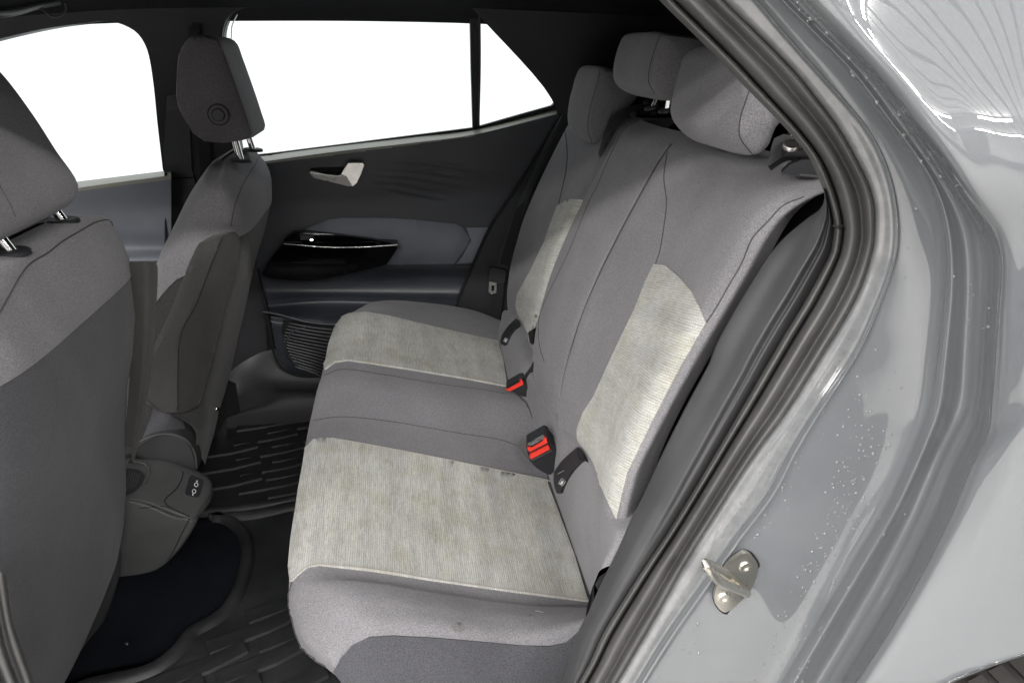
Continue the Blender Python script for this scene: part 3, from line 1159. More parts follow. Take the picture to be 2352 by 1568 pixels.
# embossed wave lines
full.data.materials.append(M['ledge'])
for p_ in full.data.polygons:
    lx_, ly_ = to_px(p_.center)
    # ledge under the glass coloured lighter to carry the window's light
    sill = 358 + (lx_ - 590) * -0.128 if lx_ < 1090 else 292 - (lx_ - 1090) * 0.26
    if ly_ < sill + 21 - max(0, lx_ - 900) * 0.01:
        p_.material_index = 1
ins = applique("armrest_pad", [(680, 540), (715, 520), (753, 504), (783, 500), (860, 500), (942, 502), (1047, 514), (1062, 522), (1078, 548), (1074, 562), (1058, 585), (1043, 605), (892, 607), (780, 600)], trimS, 0.004, M['door_ins'], rdoor,
               step=14, edge=7, dome=0.012)
applique("armrest_end", [(1071, 522), (1130, 522), (1100, 600), (1048, 606), (1062, 588), (1082, 552)], trimS, 0.003, M['door_ins'], rdoor, step=14, edge=8, dome=0.004)
seam("trim_joint", [(1043, 607), (1070, 608), (1092, 608)], trimS, 0.0012, M['black'], full)
# gloss black grip
gp_o = [(602, 628), (618, 600), (640, 571), (655, 548), (672, 536), (703, 533), (774, 539), (850, 549), (913, 561), (915, 568), (888, 607), (850, 618), (800, 628), (740, 641), (690, 645), (640, 641), (612, 636)]
grip = panel("grip_panel", gp_o, lambda x, y: px(x, y, Y=0.615 - 0.018 * math.exp(-((y - 568) / 16.0) ** 2) + (0.02 if y < 560 else 0)), (0, 0.05, 0), M['gloss'], rdoor, step=10, edge=6)
tube("chrome_strip", [px(x, y, Y=0.597) for x, y in ((650, 560), (690, 563), (740, 567), (800, 568), (860, 566), (913, 562))], lambda t: 0.0008 + 0.0016 * t, M['chrome'], grip, res=30)
disc("window_switch", px(716, 550, Y=0.613), (0, -1, 0.3), 0.004, 0.004, M['chrome'], grip, n=12)
panel("switch_block", [(690, 541), (716, 541), (722, 549), (690, 552)], lambda x, y: px(x, y, Y=0.609), (0, 0.02, 0), M['plast'], grip, step=8)
# inner handle
cup = panel("handle_cup", [(711, 398), (712, 388), (720, 378), (735, 374), (798, 373), (796, 388), (786, 403), (760, 405), (725, 402)], lambda x, y: px(x, y, Y=0.659), (0, 0.01, 0), M['black'], rdoor, step=10, smooth=False)
hb = panel("door_handle", [(712, 396), (716, 394), (745, 400), (778, 403), (786, 399), (795, 403), (809, 427), (800, 428), (760, 418), (722, 409), (714, 403)],
           lambda x, y: px(x, y, Y=0.636 + (y - 400) * 0.00035), (0, 0.016, 0), M['satin'], rdoor, step=6, edge=3, label="satin metal pull lever in a dark cup")
panel("handle_end", [(784, 400), (791, 388), (800, 375), (833, 375), (836, 380), (828, 402), (819, 421), (810, 428), (796, 405)], lambda x, y: px(x, y, Y=0.630), (0, 0.020, 0), M['satin'], hb, step=6, edge=3)
tube("handle_edge", [px(x, y, Y=0.634) for x, y in ((713, 397), (745, 402), (779, 405), (787, 400))], 0.0013, M['chrome'], hb, res=30)
# speaker grille slats
sb = panel("speaker_grille", [(650, 738), (700, 745), (770, 752), (770, 858), (740, 858), (700, 846), (672, 826), (655, 792), (648, 760)], lambda x, y: px(x, y, Y=0.630), (0, 0.012, 0), M['black'], rdoor, step=14)
for i in range(15):
    y0 = 744 + i * 7.1
    x0 = 652 + max(0, (i - 6)) * 3.2
    if i < 4:
        x0 = 664 - i * 3
    pts = [px(x0, y0 - 2, Y=0.629), px((x0 + 772) / 2, y0 + 8 + i * 0.5, Y=0.626), px(772, y0 + 14 + i * 1.6, Y=0.629)]
    tube("slat", pts, 0.0019, M['door'], sb, n=6, res=12)
tube("grille_rim", [px(x, y, Y=0.628) for x, y in ((700, 752), (672, 762), (656, 790), (664, 820), (690, 842), (730, 858))], 0.0025, M['door'], sb, res=24)
tube("pocket_edge", [px(x, y, Y=0.622) for x, y in ((604, 716), (640, 722), (700, 738), (745, 744), (780, 745))], 0.004, M['door'], rdoor, res=24)
# window: pane, frame, divider
fr_o = [(560, 366), (498, 372), (498, 200), (498, 110), (500, 60), (510, 30), (536, 13), (640, 6), (800, 2), (960, 0), (1104, 1), (1122, 12), (1170, 58), (1219, 110), (1255, 160), (1278, 200), (1288, 240), (1284, 248), (1100, 297), (900, 325), (720, 349)]
wf = panel("window_frame", fr_o, lambda x, y: wallY(x, y, 0.0), (0, 0.02, 0), M['plast_dk'], rdoor, holes=[[(620, 353), (590, 356)] + RWC + [(1082, 160), (1086, 294)], QW], step=40, edge=8)
panel("window_pane", [(515, 350), (515, 20), (1085, 5), (1090, 296), (620, 356)], lambda x, y: wallY(x, y, -0.012), (0, 0.004, 0), M['glass'], rdoor, step=80, edge=60, label="large clear rear door window, white outside")
panel("window_pane", [(1098, 15), (1125, 20), (1270, 190), (1282, 240), (1098, 293)], lambda x, y: wallY(x, y, -0.012), (0, 0.004, 0), M['glass'], rdoor, step=60, edge=40, label="small triangular quarter window")
tube("divider_seal", [wallY(1101, 18, 0.002), wallY(1102, 150, 0.002), wallY(1099, 290, 0.002)], 0.003, M['plast'], rdoor)

# ------------------------------------------------------------------ far front door
fdoor = thing("front_door", "closed far front door with clear window, seen between the front seats", "car door", (-0.7, 0.75, 0.4))
frows = []
for ys, Y in (([475, 439, 416, 393, 392], .757), ([476, 440, 417, 394, 393], .752), ([496, 458, 430, 406, 404], .670), ([510, 472, 440, 416, 414], .657), ([545, 540, 530, 525, 524], .668), ([580, 575, 572, 570, 570], .680), ([610, 600, 598, 596, 596], .640),
              ([640, 640, 640, 640, 640], .655), ([900, 900, 900, 900, 900], .66)):
    frows.append([px(x, y, Y=Y) for x, y in zip([-260, 0, 190, 378, 384], ys)])
ft = grid("door_trim", frows, 60, 120, M['door_ins'], fdoor, even=False)
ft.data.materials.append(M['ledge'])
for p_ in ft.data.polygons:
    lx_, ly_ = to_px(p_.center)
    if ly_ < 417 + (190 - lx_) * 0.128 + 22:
        p_.material_index = 1  # window light on this ledge put into its colour
tube("door_edge_seal", [px(381, y, Y=0.668) for y in (396, 450, 520, 600)], 0.0035, M['black'], fdoor)
for yy, r_ in ((540, 0.004), (560, 0.003)):
    tube("trim_ridge", [px(x, y, Y=0.65) for x, y in ((-100, yy - 10), (60, yy - 12), (140, yy + 2), (200, yy + 22))], r_, M['door'], fdoor)
panel("window_pane", [(-260, 100), (200, 40), (345, 60), (378, 394), (190, 418), (-260, 474)], lambda x, y: wallY(x, y, -0.012), (0, 0.004, 0), M['glass'], fdoor, step=80, edge=60)

for dr, xa, xb in ((rdoor, -0.52, 0.62), (fdoor, -1.5, -0.55)):
    grid("outer_panel", [[V((xx, 0.80 if zz < 1.0 else 0.765, zz)) for xx in (xa, (xa + xb) / 2, xb)] for zz in (0.25, 0.5, 0.8, 0.95, 1.0)], 6, 10, M['plast_dk'], dr)

# ------------------------------------------------------------------ far side trim behind the door, seat belt
ct = panel("side_trim", [(1292, 250), (1300, 700), (1240, 760), (1040, 760), (1047, 697), (1123, 525), (1215, 390), (1284, 268)], lambda x, y: px(x, y, Y=0.655), (0, 0.02, 0), M['plast_dk'], car, step=30, edge=12)
tube("trim_edge_seal", [px(x, y, Y=0.648) for x, y in ((1287, 262), (1215, 388), (1160, 470), (1123, 527), (1085, 610), (1047, 699), (1030, 740))], 0.004, M['black'], car, res=50)

belt = thing("seat_belt", "dark seat belt with metal tongue hanging beside the far rear seat", "seat belt", (0.3, 0.62, 0.6))
bl = [((1290, 262), (1297, 262)), ((1262, 312), (1284, 296)), ((1242, 352), (1268, 330)), ((1214, 412), (1246, 388)), ((1184, 480), (1216, 452)), ((1158, 550), (1190, 532)), ((1140, 612), (1168, 618))]
grid("webbing", [[px(*a, Y=0.640), px((a[0] + b[0]) / 2, (a[1] + b[1]) / 2, Y=0.634), px(*b, Y=0.636)] for a, b in bl], 8, 40, M['belt2'], belt, even=False)
grid("webbing", [[px(*a, Y=0.632), px(*b, Y=0.630)] for a, b in (((1186, 478), (1206, 462)), ((1166, 540), (1186, 530)), ((1148, 605), (1166, 610)))], 4, 20, M['belt'], belt)
tb = panel("tongue_housing", [(1124, 618), (1130, 614), (1160, 620), (1163, 628), (1160, 648), (1154, 652), (1126, 646), (1122, 636)], lambda x, y: px(x, y, Y=0.622), (0, 0.012, 0), M['plast_dk'], belt, step=8)
panel("tongue_plate", [(1124, 647), (1141, 650), (1140, 673), (1128, 676), (1122, 670)], lambda x, y: px(x, y, Y=0.624), (0, 0.003, 0), M['satin'], tb, holes=[[(1129, 655), (1136, 656), (1135, 668), (1129, 669)]], step=6, edge=4)
grid("webbing", [[px(*a, Y=0.630), px(*b, Y=0.630)] for a, b in (((1134, 650), (1158, 652)), ((1130, 700), (1154, 702)), ((1122, 745), (1146, 748)))], 4, 12, M['belt'], belt)

# ------------------------------------------------------------------ rear seat
seat = thing("rear_seat", "three place grey cloth rear bench with worn light corded centre panels", "car seat", (0.1, 0.0, 0.4))
ST = [
    (-.568, [(1345, 1720), (1160, 1740), (1000, 1740), (930, 1740), (890, 1725), (870, 1690), (890, 1740), (920, 1790)]),
    (-.558, [(1340, 1570), (1160, 1590), (1000, 1592), (900, 1590), (850, 1585), (826, 1575), (850, 1640), (880, 1700)]),
    (-.540, [(1340, 1440), (1200, 1480), (1050, 1466), (930, 1462), (850, 1466), (782, 1510), (768, 1536), (825, 1600)]),
    (-.505, [(1348, 1412), (1200, 1424), (1030, 1406), (900, 1392), (800, 1398), (728, 1450), (708, 1482), (752, 1535)]),
    (-.463, [(1354, 1395), (1200, 1392), (1010, 1366), (860, 1342), (755, 1342), (692, 1385), (674, 1425), (704, 1500)]),
    (-.42, [(1357, 1383), (1200, 1362), (1000, 1334), (860, 1312), (740, 1300), (678, 1318), (663, 1370), (684, 1455)]),
    (-.28, [(1308, 1240), (1160, 1215), (980, 1185), (835, 1160), (735, 1150), (688, 1160), (676, 1205), (700, 1310)]),
    (-.13, [(1262, 1108), (1130, 1080), (960, 1046), (830, 1022), (760, 1010), (710, 1018), (699, 1058), (715, 1150)]),
    (-.05, [(1247, 1035), (1120, 1010), (955, 982), (832, 962), (764, 955), (718, 966), (709, 1002), (725, 1090)]),
    (.05, [(1212, 930), (1095, 915), (955, 894), (840, 880), (775, 876), (736, 886), (727, 915), (745, 990)]),
    (.13, [(1172, 888), (1080, 873), (960, 853), (850, 836), (790, 831), (751, 840), (740, 866), (755, 950)]),
    (.26, [(1158, 838), (1080, 822), (960, 800), (870, 785), (812, 777), (765, 786), (754, 808), (770, 880)]),
    (.40, [(1145, 786), (1060, 767), (960, 745), (890, 728), (838, 719), (787, 731), (773, 752), (785, 820)]),
    (.50, [(1148, 755), (1075, 737), (990, 720), (925, 708), (872, 705), (822, 712), (806, 728), (815, 790)]),
    (.58, [(1150, 738), (1090, 716), (1030, 704), (970, 696), (915, 691), (868, 692), (844, 702), (850, 750)]),
    (.615, [(1160, 745), (1100, 722), (1040, 709), (980, 702), (925, 698), (882, 700), (866, 712), (870, 760)]),
    (.625, [(1165, 790), (1100, 770), (1040, 757), (980, 750), (925, 745), (890, 745), (875, 755), (880, 800)]),
]
crows = [[px(x, y, Y=Y) for x, y in pts] for Y, pts in ST]
cushion = grid("seat_cushion", crows, 90, 190, M['fab'], seat, even=True)
cushS = Surf([cushion])
# light panels
pn = applique("corded_panel", [(1357, 1383), (1200, 1363), (1000, 1335), (860, 1313), (735, 1299), (708, 1303), (686, 1320), (671, 1336), (667, 1300), (672, 1240), (688, 1130), (700, 1060), (704, 1030), (722, 1011), (745, 1007), (760, 1010),
                               (830, 1022), (960, 1046), (1130, 1080), (1262, 1107), (1290, 1180), (1325, 1275)], cushS, 0.0040, M['rib_cushion'], cushion, step=11, edge=6, label="worn light corded panel on the nearest seat place")
pf = applique("corded_panel", [(1165, 889), (1080, 873), (960, 853), (850, 836), (800, 829), (770, 833), (747, 850), (745, 830), (752, 790), (766, 750), (780, 732), (802, 722), (840, 719), (890, 727), (960, 744), (1060, 767), (1143, 785), (1155, 830)],
              cushS, 0.0040, M['rib_cushion'], cushion, step=10, edge=6, label="light corded panel on the far seat place")
# dark lower side cloth
applique("side_cloth", [(770, 1537), (786, 1507), (812, 1480), (850, 1461), (900, 1458), (1000, 1463), (1100, 1472), (1200, 1481), (1262, 1482), (1300, 1474), (1332, 1446), (1318, 1500), (1295, 1570), (1270, 1640), (1000, 1690), (850, 1640), (822, 1590), (790, 1562)],
         cushS, 0.0045, M['fab_low'], cushion, step=18, edge=9, label="darker cloth on the outer side of the cushion")
for pts in ([(735, 1299), (860, 1312), (1000, 1334), (1200, 1362), (1357, 1383)], [(760, 1009), (830, 1021), (960, 1045), (1130, 1079), (1262, 1106)], [(671, 1336), (690, 1316), (712, 1302), (740, 1299)]):
    seam("piping", pts, cushS, 0.0010, M['seamlt'], cushion, off=0.0040)
seam("seam", [(1357, 1384), (1325, 1277), (1292, 1184), (1262, 1108), (1241, 997), (1225, 955), (1208, 912), (1174, 878), (1162, 842), (1146, 790)], cushS, 0.0022, M['seamdk'], cushion, off=0.001)
seam("seam", [(672, 1336), (660, 1380), (664, 1440), (690, 1500), (730, 1560)], cushS, 0.0010, M['seamdk'], cushion, off=0.0008)
seam("seam", [(720, 965), (790, 957), (900, 968), (1040, 992), (1150, 1010), (1215, 1035)], cushS, 0.0008, M['seamdk'], cushion, off=0.0002)
seam("seam", [(745, 862), (790, 848), (880, 860), (1000, 880), (1110, 895), (1165, 905)], cushS, 0.0008, M['seamdk'], cushion, off=0.0002)
# rear tail of the cushion
CR = [(-.54, 1340, 1440), (-.505, 1348, 1410), (-.463, 1354, 1395), (-.42, 1357, 1383), (-.28, 1308, 1240), (-.13, 1262, 1108), (-.05, 1243, 1015), (.05, 1212, 925), (.13, 1172, 883), (.26, 1158, 838), (.40, 1145, 786), (.50, 1146, 752), (.58, 1150, 735), (.61, 1156, 735)]
UR = [(-.635, 1395, 1300), (-.63, 1420, 1240), (-.60, 1420, 1196), (-.46, 1386, 1112), (-.30, 1340, 1030), (-.14, 1288, 960), (-.06, 1262, 915), (.05, 1236, 868), (.14, 1218, 815), (.30, 1210, 768), (.42, 1196, 735), (.52, 1186, 716), (.58, 1170, 714), (.61, 1160, 722)]
t0 = [px(x, y, Y=Y) for Y, x, y in CR]
t1 = [px(x, y, Y=Y) for Y, x, y in UR]
tail_rows = [[p + V((-0.004, 0, -0.02)) for p in t0], [p + V((0.002, 0, 0.003)) for p in t0], [a.lerp(b, 0.3) + V((-0.004, 0, 0.008)) for a, b in zip(t0, t1)], [a.lerp(b, 0.7) + V((-0.006, 0, 0.010)) for a, b in zip(t0, t1)], t1, [p + V((0.07, 0, 0.005)) for p in t1]]
tail = grid("cushion_tail", tail_rows, 120, 30, M['fab'], seat, even=False)
tailS = Surf([tail])


def face_x(z, outer=0.0):
    T = [(0.55, .300), (0.62, .282), (0.68, .275), (.74, .279), (.80, .289), (.90, .318), (.95, .338), (1.0, .360), (1.05, .384), (1.10, .409), (1.15, .436), (1.18, .456), (1.20, .50)]
    T2 = [(0.55, .270), (.62, .255), (.70, .247), (.78, .246), (.85, .258), (.92, .286), (1.0, .322), (1.05, .347), (1.10, .371), (1.135, .386), (1.165, .408), (1.185, .445), (1.19, .50)]

    def ev(T, z):
        for (a, xa), (b, xb) in zip(T, T[1:]):
            if z <= b:
                w = (z - a) / (b - a)
                return xa + (xb - xa) * w
        return T[-1][1]
    return ev(T, z) * (1 - outer) + ev(T2, z) * outer


def backrest(name, cols, zs, mat, parent, **k):
    """cols: list of (Y, outer weight, dx, top drop)"""
    rows = []
    for Y, w, dx, drop in cols:
        zb_ = 0.60
        for (ya, za), (yb, zz_) in zip(BOT, BOT[1:]):
            if ya <= Y <= yb:
                zb_ = za + (zz_ - za) * (Y - ya) / (yb - ya)
        zq = [zb_ + (z - zs[0]) * (1.197 - zb_) / (1.197 - zs[0]) for z in zs]
        col = [V((face_x(zb_, w) + dx + 0.06, Y, zb_ + 0.01)), V((face_x(zb_, w) + dx + 0.02, Y, zb_ - 0.002))]
        col += [V((face_x(z, w) + dx + (0.004 if i == 0 else 0), Y, z - drop * min(1, max(0, (z - 0.9) / 0.3)) + (0.006 if i == 0 else 0))) for i, z in enumerate(zq)]
        rows.append(col)
    return grid(name, rows, 70, 60, mat, parent, even=True, **k)


BOT = [(-.7, .775), (-.60, .770), (-.52, .735), (-.42, .70), (-.28, .655), (-.13, .615), (-.05, .60), (.15, .60), (.3, .61), (.7, .62)]
ZS = [0.58, 0.62, 0.66, 0.70, 0.76, 0.82, 0.88, 0.94, 1.0, 1.06, 1.11, 1.15, 1.18, 1.197]
bn = backrest("backrest", [(-.118, 0, .06, .0), (-.122, 0, .012, 0), (-.135, 0, 0, 0), (-.16, 0, -.006, 0), (-.20, .0, .000, 0), (-.28, .15, .012, 0), (-.38, .4, .016, 0), (-.46, .6, .008, 0), (-.53, .85, -.002, 0), (-.570, 1, -.004, 0), (-.588, 1, .0, 0),
                           (-.599, 1, .006, 0), (-.599, 1, .014, 0.002), (-.580, 1, .03, 0.003), (-.55, 1, .06, 0.004)], ZS, M['fab'], seat, label="nearest backrest section with light corded panel")
bc = backrest("backrest", [(-.120, 0, .06, 0), (-.124, 0, .010, 0), (-.110, 0, -.004, 0), (-.05, 0, -.012, 0), (.02, 0, -.014, 0), (.09, 0, -.010, 0), (.135, 0, -.002, 0), (.150, 0, .012, 0), (.156, 0, .05, 0), (.157, 0, .10, 0)], ZS, M['fab'], seat,
              label="narrow centre backrest section")
bf_ = backrest("backrest", [(.165, 0, .10, 0), (.166, 0, .03, 0), (.178, 0, .004, 0), (.21, 0, .004, 0), (.30, 0, .012, 0), (.38, 0, .022, 0), (.46, 0, .018, 0), (.52, 0, .008, 0), (.565, 0, .004, 0), (.590, 0, .012, 0.004), (.603, 0, .038, 0.008), (.607, 0, .10, .01)],
               ZS, M['fab'], seat, label="far backrest section beside the seat belt")
nearS, cenS, farS = Surf([bn]), Surf([bc]), Surf([bf_])
applique("corded_panel", [(1504, 608), (1531, 611), (1561, 636), (1590, 669), (1611, 711), (1624, 742), (1594, 793), (1545, 880), (1502, 965), (1470, 1030), (1443, 1087), (1419, 1190), (1402, 1155), (1384, 1117), (1351, 1060), (1334, 1026), (1328, 1004), (1328, 984),
                          (1342, 947), (1367, 909), (1409, 817), (1460, 711), (1485, 648)], nearS, 0.0028, M['rib_back'], bn, step=15, edge=8, label="light corded panel on the nearest backrest")
applique("corded_panel", [(1282, 474), (1306, 459), (1340, 459), (1330, 500), (1295, 570), (1255, 680), (1228, 760), (1218, 770), (1205, 748), (1192, 724), (1186, 700), (1190, 676), (1220, 622), (1253, 554), (1270, 505)], farS, 0.0032, M['rib_back'], bf_,
         step=9, edge=5, label="light corded panel on the far backrest")
seam("seam", [(1533, 349), (1525, 407), (1531, 464), (1525, 522), (1516, 575), (1506, 606)], nearS, 0.0009, M['seamdk'], bn, off=0.0002)
seam("seam", [(1847, 452), (1800, 472), (1765, 508), (1728, 548), (1703, 606), (1674, 656), (1645, 707), (1622, 742)], nearS, 0.0009, M['seamdk'], bn, off=0.0002)
seam("seam", [(1298, 300), (1303, 350), (1300, 395), (1290, 440), (1283, 472)], farS, 0.0013, M['seamdk'], bf_, off=0.0004)
seam("seam", [(1506, 278), (1455, 284), (1432, 300), (1412, 335), (1396, 370), (1369, 433), (1351, 467), (1308, 575), (1245, 709), (1238, 780), (1250, 830)], cenS, 0.0009, M['seamdk'], bc, off=0.0002)
tube("backrest_joint", [V((face_x(z) + 0.004, -0.123, z)) for z in ZS[:-1]], 0.0022, M['seamdk'], bn)
tube("backrest_joint", [V((face_x(z) + 0.022, 0.161, z)) for z in ZS[:-1]], 0.004, M['black'], bf_)
# body of the backrest (behind the faces), top plastic, guides
for y0, y1 in ((-.60, -.13), (-.12, .15), (.17, .60)):
    bx = []
    for z in (0.5, 1.17):
        for dx in (0.05, 0.14):
            for y in (y0, y1):
                bx.append(V((face_x(min(z, 1.15)) + dx, y, z)))
    mesh("backrest_shell", bx, [(0, 1, 3, 2), (4, 5, 7, 6), (0, 1, 5, 4), (2, 3, 7, 6), (0, 2, 6, 4), (1, 3, 7, 5)], M['plast_dk'], seat, smooth=False)
ga = panel("headrest_guide", [(1795, 397), (1812, 380), (1840, 368), (1880, 366), (1905, 380), (1915, 412), (1900, 420), (1884, 412), (1850, 408), (1820, 402)], lambda x, y: px(x, y, Y=-0.565), (0.01, 0.02, 0), M['plast_dk'], bn, step=10, edge=6,
           label="black belt guide on the outer shoulder of the backrest")
tube("guide_edge", pxs([(1835, 402, -.575), (1860, 404, -.575), (1885, 408, -.575)]), 0.0022, M['plast'], ga)
lv = panel("release_lever", [(1778, 318), (1800, 308), (1850, 318), (1880, 350), (1850, 362), (1800, 358), (1764, 382), (1768, 350)], lambda x, y: px(x, y, Y=-0.54), (0.02, 0.03, -0.01), M['plast'], bn, step=14, label="plastic release lever behind the headrest")
disc("lever_cap", px(1816, 338, Y=-0.552), (-0.2, -0.6, 1), 0.009, 0.005, M['satin'], lv)
tube("lever_rod", pxs([(1800, 350, -.552), (1830, 352, -.552), (1860, 354, -.552)]), 0.006, M['black'], lv)
# dark webbing running over the top between centre and far section
grid("centre_belt", [[px(*a, Y=0.215), px(*b, Y=0.175)] for a, b in (((1530, 232), (1540, 262)), ((1490, 236), (1496, 264)), ((1446, 246), (1450, 270)), ((1412, 264), (1424, 286)), ((1394, 290), (1406, 308)), ((1382, 325), (1388, 338)), ((1374, 352), (1377, 362)))],
     6, 40, M['belt'], seat)
for cx_, cy_ in ((1455, 264), (1484, 236), (1502, 262)):
    disc("belt_guide_stud", px(cx_, cy_, Y=0.16), (-0.2, -0.6, 0.8), 0.006, 0.003, M['plast'], seat, n=12)

# headrests
def headrest(lp, Y, w, tag, posts, seams, inset=0.34, rnd=0.3):
    L3 = [px(x, y, Y=Y) for x, y in lp]
    h = pillow("headrest", L3, (0, w, 0), M['fab'], seat, n=64, inset=inset, rnd=rnd, label=tag)
    for a, b in posts:
        tube("headrest_post", [a, b], 0.0055, M['chrome'], h, n=12, smoothpts=False)
        disc("post_collar", b, (-0.25, 0, 1), 0.016, 0.006, M['plast_dk'], h)
    if seams:
        s = Surf([h])
        for q in seams:
            seam("seam", q, s, 0.0009, M['seamdk'], h, off=0.0002)
    return h


headrest([(1722, 170), (1705, 230), (1692, 280), (1692, 312), (1706, 340), (1736, 368), (1764, 350), (1786, 300), (1830, 250), (1850, 180), (1825, 125), (1780, 102), (1742, 120)], -.50, .235, "nearest rear headrest partly behind the door seal",
         [(V((.500, -.30, 1.24)), V((.505, -.30, 1.190))), (V((.500, -.44, 1.24)), V((.505, -.44, 1.190)))], [[(1735, 160), (1720, 212), (1702, 266), (1698, 306), (1709, 331), (1736, 362)]], inset=0.15, rnd=0.30)
headrest([(1522, 73), (1508, 98), (1497, 132), (1490, 170), (1492, 200), (1508, 222), (1545, 236), (1600, 232), (1650, 205), (1665, 150), (1655, 100), (1610, 82), (1550, 74)], -.12, .235, "centre rear headrest on chrome posts",
         [(px(1545, 190, Y=-.075), px(1534, 256, Y=-.075)), (px(1520, 200, Y=.06), px(1500, 250, Y=.06))], [[(1518, 78), (1506, 110), (1494, 150), (1490, 187), (1504, 215)]], inset=0.16, rnd=0.30)
headrest([(1390, 155), (1374, 180), (1364, 215), (1356, 245), (1350, 290), (1354, 318), (1368, 336), (1382, 330), (1396, 296), (1418, 268), (1455, 244), (1478, 205), (1470, 172), (1430, 160)], .26, .225, "far rear headrest near the quarter window",
         [(px(1400, 260, Y=.30), px(1404, 300, Y=.30))], [[(1378, 160), (1374, 185), (1357, 245), (1350, 295), (1362, 330)]], inset=0.16, rnd=0.30)

# isofix flaps
def flap(edge_a, edge_b, Yf, label):
    rows = [[px(a[0], a[1], Y=Yf), px((a[0] + b[0]) / 2, (a[1] + b[1]) / 2, Y=Yf - 0.003), px(b[0], b[1], Y=Yf)] for a, b in zip(edge_a, edge_b)]
    return rows


i1 = applique("isofix_flap", [(1278, 1098), (1280, 1082), (1294, 1062), (1316, 1040), (1334, 1030), (1340, 1040), (1349, 1056), (1338, 1062), (1322, 1078), (1308, 1098), (1298, 1118), (1293, 1132), (1286, 1132), (1280, 1116)], tailS, 0.006, M['plast_dk'], seat, step=9, edge=5,
              label="dark child-seat anchor flap nearest the camera, with small white symbol")
i2 = applique("isofix_flap", [(1153, 786), (1158, 770), (1170, 752), (1186, 736), (1194, 742), (1196, 750), (1184, 758), (1174, 772), (1166, 790), (1161, 794), (1155, 792)], tailS, 0.006, M['plast_dk'], seat, step=8, edge=4,
              label="dark child-seat anchor flap of the far seat place")
f1S, f2S = Surf([i1]), Surf([i2])
seam("flap_line", [(1281, 1088), (1288, 1084), (1296, 1080)], f1S, 0.0006, M['seamlt'], i1)


def glyph(surf, parent, ox, oy, s, ang):
    ca, sa = cos(ang), sin(ang)

    def T(q):
        return [(ox + s * (x * ca - y * sa), oy + s * (x * sa + y * ca)) for x, y in q]
    fr = T([(-1, -1.3), (1, -1.3), (1, 1.3), (-1, 1.3)])
    for a in range(4):
        seam("anchor_symbol", [fr[a], ((fr[a][0] + fr[(a + 1) % 4][0]) / 2, (fr[a][1] + fr[(a + 1) % 4][1]) / 2), fr[(a + 1) % 4]], surf, 0.00035, M['white'], parent, off=0.0003, n=4)
    applique("anchor_symbol", T([(-0.5, -0.2), (0.1, -0.9), (0.5, -0.7), (0.3, 0.0), (0.6, 0.3), (0.5, 0.9), (-0.5, 0.9), (-0.6, 0.5), (0.0, 0.4), (-0.1, 0.1)]), surf, 0.0008, M['white'], parent, step=2, edge=1.5)


glyph(f1S, i1, 1291, 1107, 5.2, radians(35))
glyph(f2S, i2, 1161.5, 781, 3.2, radians(25))
applique("anchor_opening", [(1338, 1034), (1346, 1046), (1352, 1062), (1342, 1058), (1334, 1046), (1333, 1036)], tailS, 0.0075, M['black'], seat, step=6, edge=4)
panel("anchor_opening", [(1214, 762), (1225, 755), (1224, 790), (1219, 790), (1213, 775)], lambda x, y: px(x, y, Y=0.165), (0.01, 0.01, 0), M['black'], seat, step=8)
tube("isofix_bar", [px(1212, 765, Y=.162), px(1216, 782, Y=.162)], 0.002, M['steel'], seat)
# small marks of wear on the cloth
for x, y, r_ in ((1052, 1440, 14), (1218, 1412, 4), (870, 908, 2.0), (1131, 834, 1.6), (1120, 835, 1.6)):
    o = [(x + r_ * 1.15 * cos(a * pi / 6) * (1 + 0.15 * sin(a * 2.1)), y + r_ * 0.85 * sin(a * pi / 6)) for a in range(12)]
    applique("stain", o, cushS, 0.0026 if y == 834 or y == 835 else 0.0003, M['stain'] if 'stain' in M else M.setdefault('stain', fabric("stained_cloth", (0.150, 0.146, 0.148))), cushion, step=6, edge=3)
seam("lint", [(1228, 1403), (1238, 1404), (1248, 1407)], cushS, 0.0004, M['seamlt'], cushion, off=0.0008)

# ------------------------------------------------------------------ buckles
def buckle(label, faces_, Y, big):
    t = thing("belt_buckle", label, "belt buckle", px(big['c'][0], big['c'][1], Y=Y), "belt buckles lying on the rear seat")
    body = panel("buckle_body", big['body'], lambda x, y: px(x, y, Y=Y + (y - big['c'][1]) * 0.00012), (0.006, 0.035, 0.004), M['plast_dk'], t, step=9, edge=5, smooth=False)
    for nm, o, dY, m in big['bits']:
        panel(nm, o, lambda x, y: px(x, y, Y=Y - dY + (y - big['c'][1]) * 0.00012), (0.001, 0.008, 0), m, t, step=7, edge=4)
    return t


q = lambda x, y: ((1230 + x / 6.271) * 0.9408, (1000 + y / 6.271) * 0.9408)
Q = lambda l: [q(*p) for p in l]
b1 = buckle("larger red-button belt buckle lying nearest the camera in front of the corded panel", None, -0.165, dict(
    c=(1240, 1040),
    body=Q([(345, 570), (365, 545), (480, 480), (600, 410), (640, 405), (680, 430), (700, 490), (770, 560), (830, 680), (842, 740), (825, 840), (780, 930), (712, 995), (620, 965), (500, 890), (400, 790), (375, 690), (350, 620)]),
    bits=[("buckle_mouth", Q([(362, 545), (450, 500), (620, 415), (655, 430), (640, 470), (500, 560), (385, 600)]), 0.003, M['black']),
          ("buckle_rim", Q([(368, 545), (480, 480), (600, 412), (618, 418), (600, 450), (500, 505), (440, 540)]), 0.0045, M['satin']),
          ("release_button", Q([(360, 572), (405, 570), (430, 582), (590, 490), (625, 425), (655, 440), (668, 505), (400, 645), (372, 620)]), 0.006, M['red']),
          ("release_button", Q([(405, 680), (680, 545), (705, 605), (420, 755), (398, 735)]), 0.008, M['red'])]))
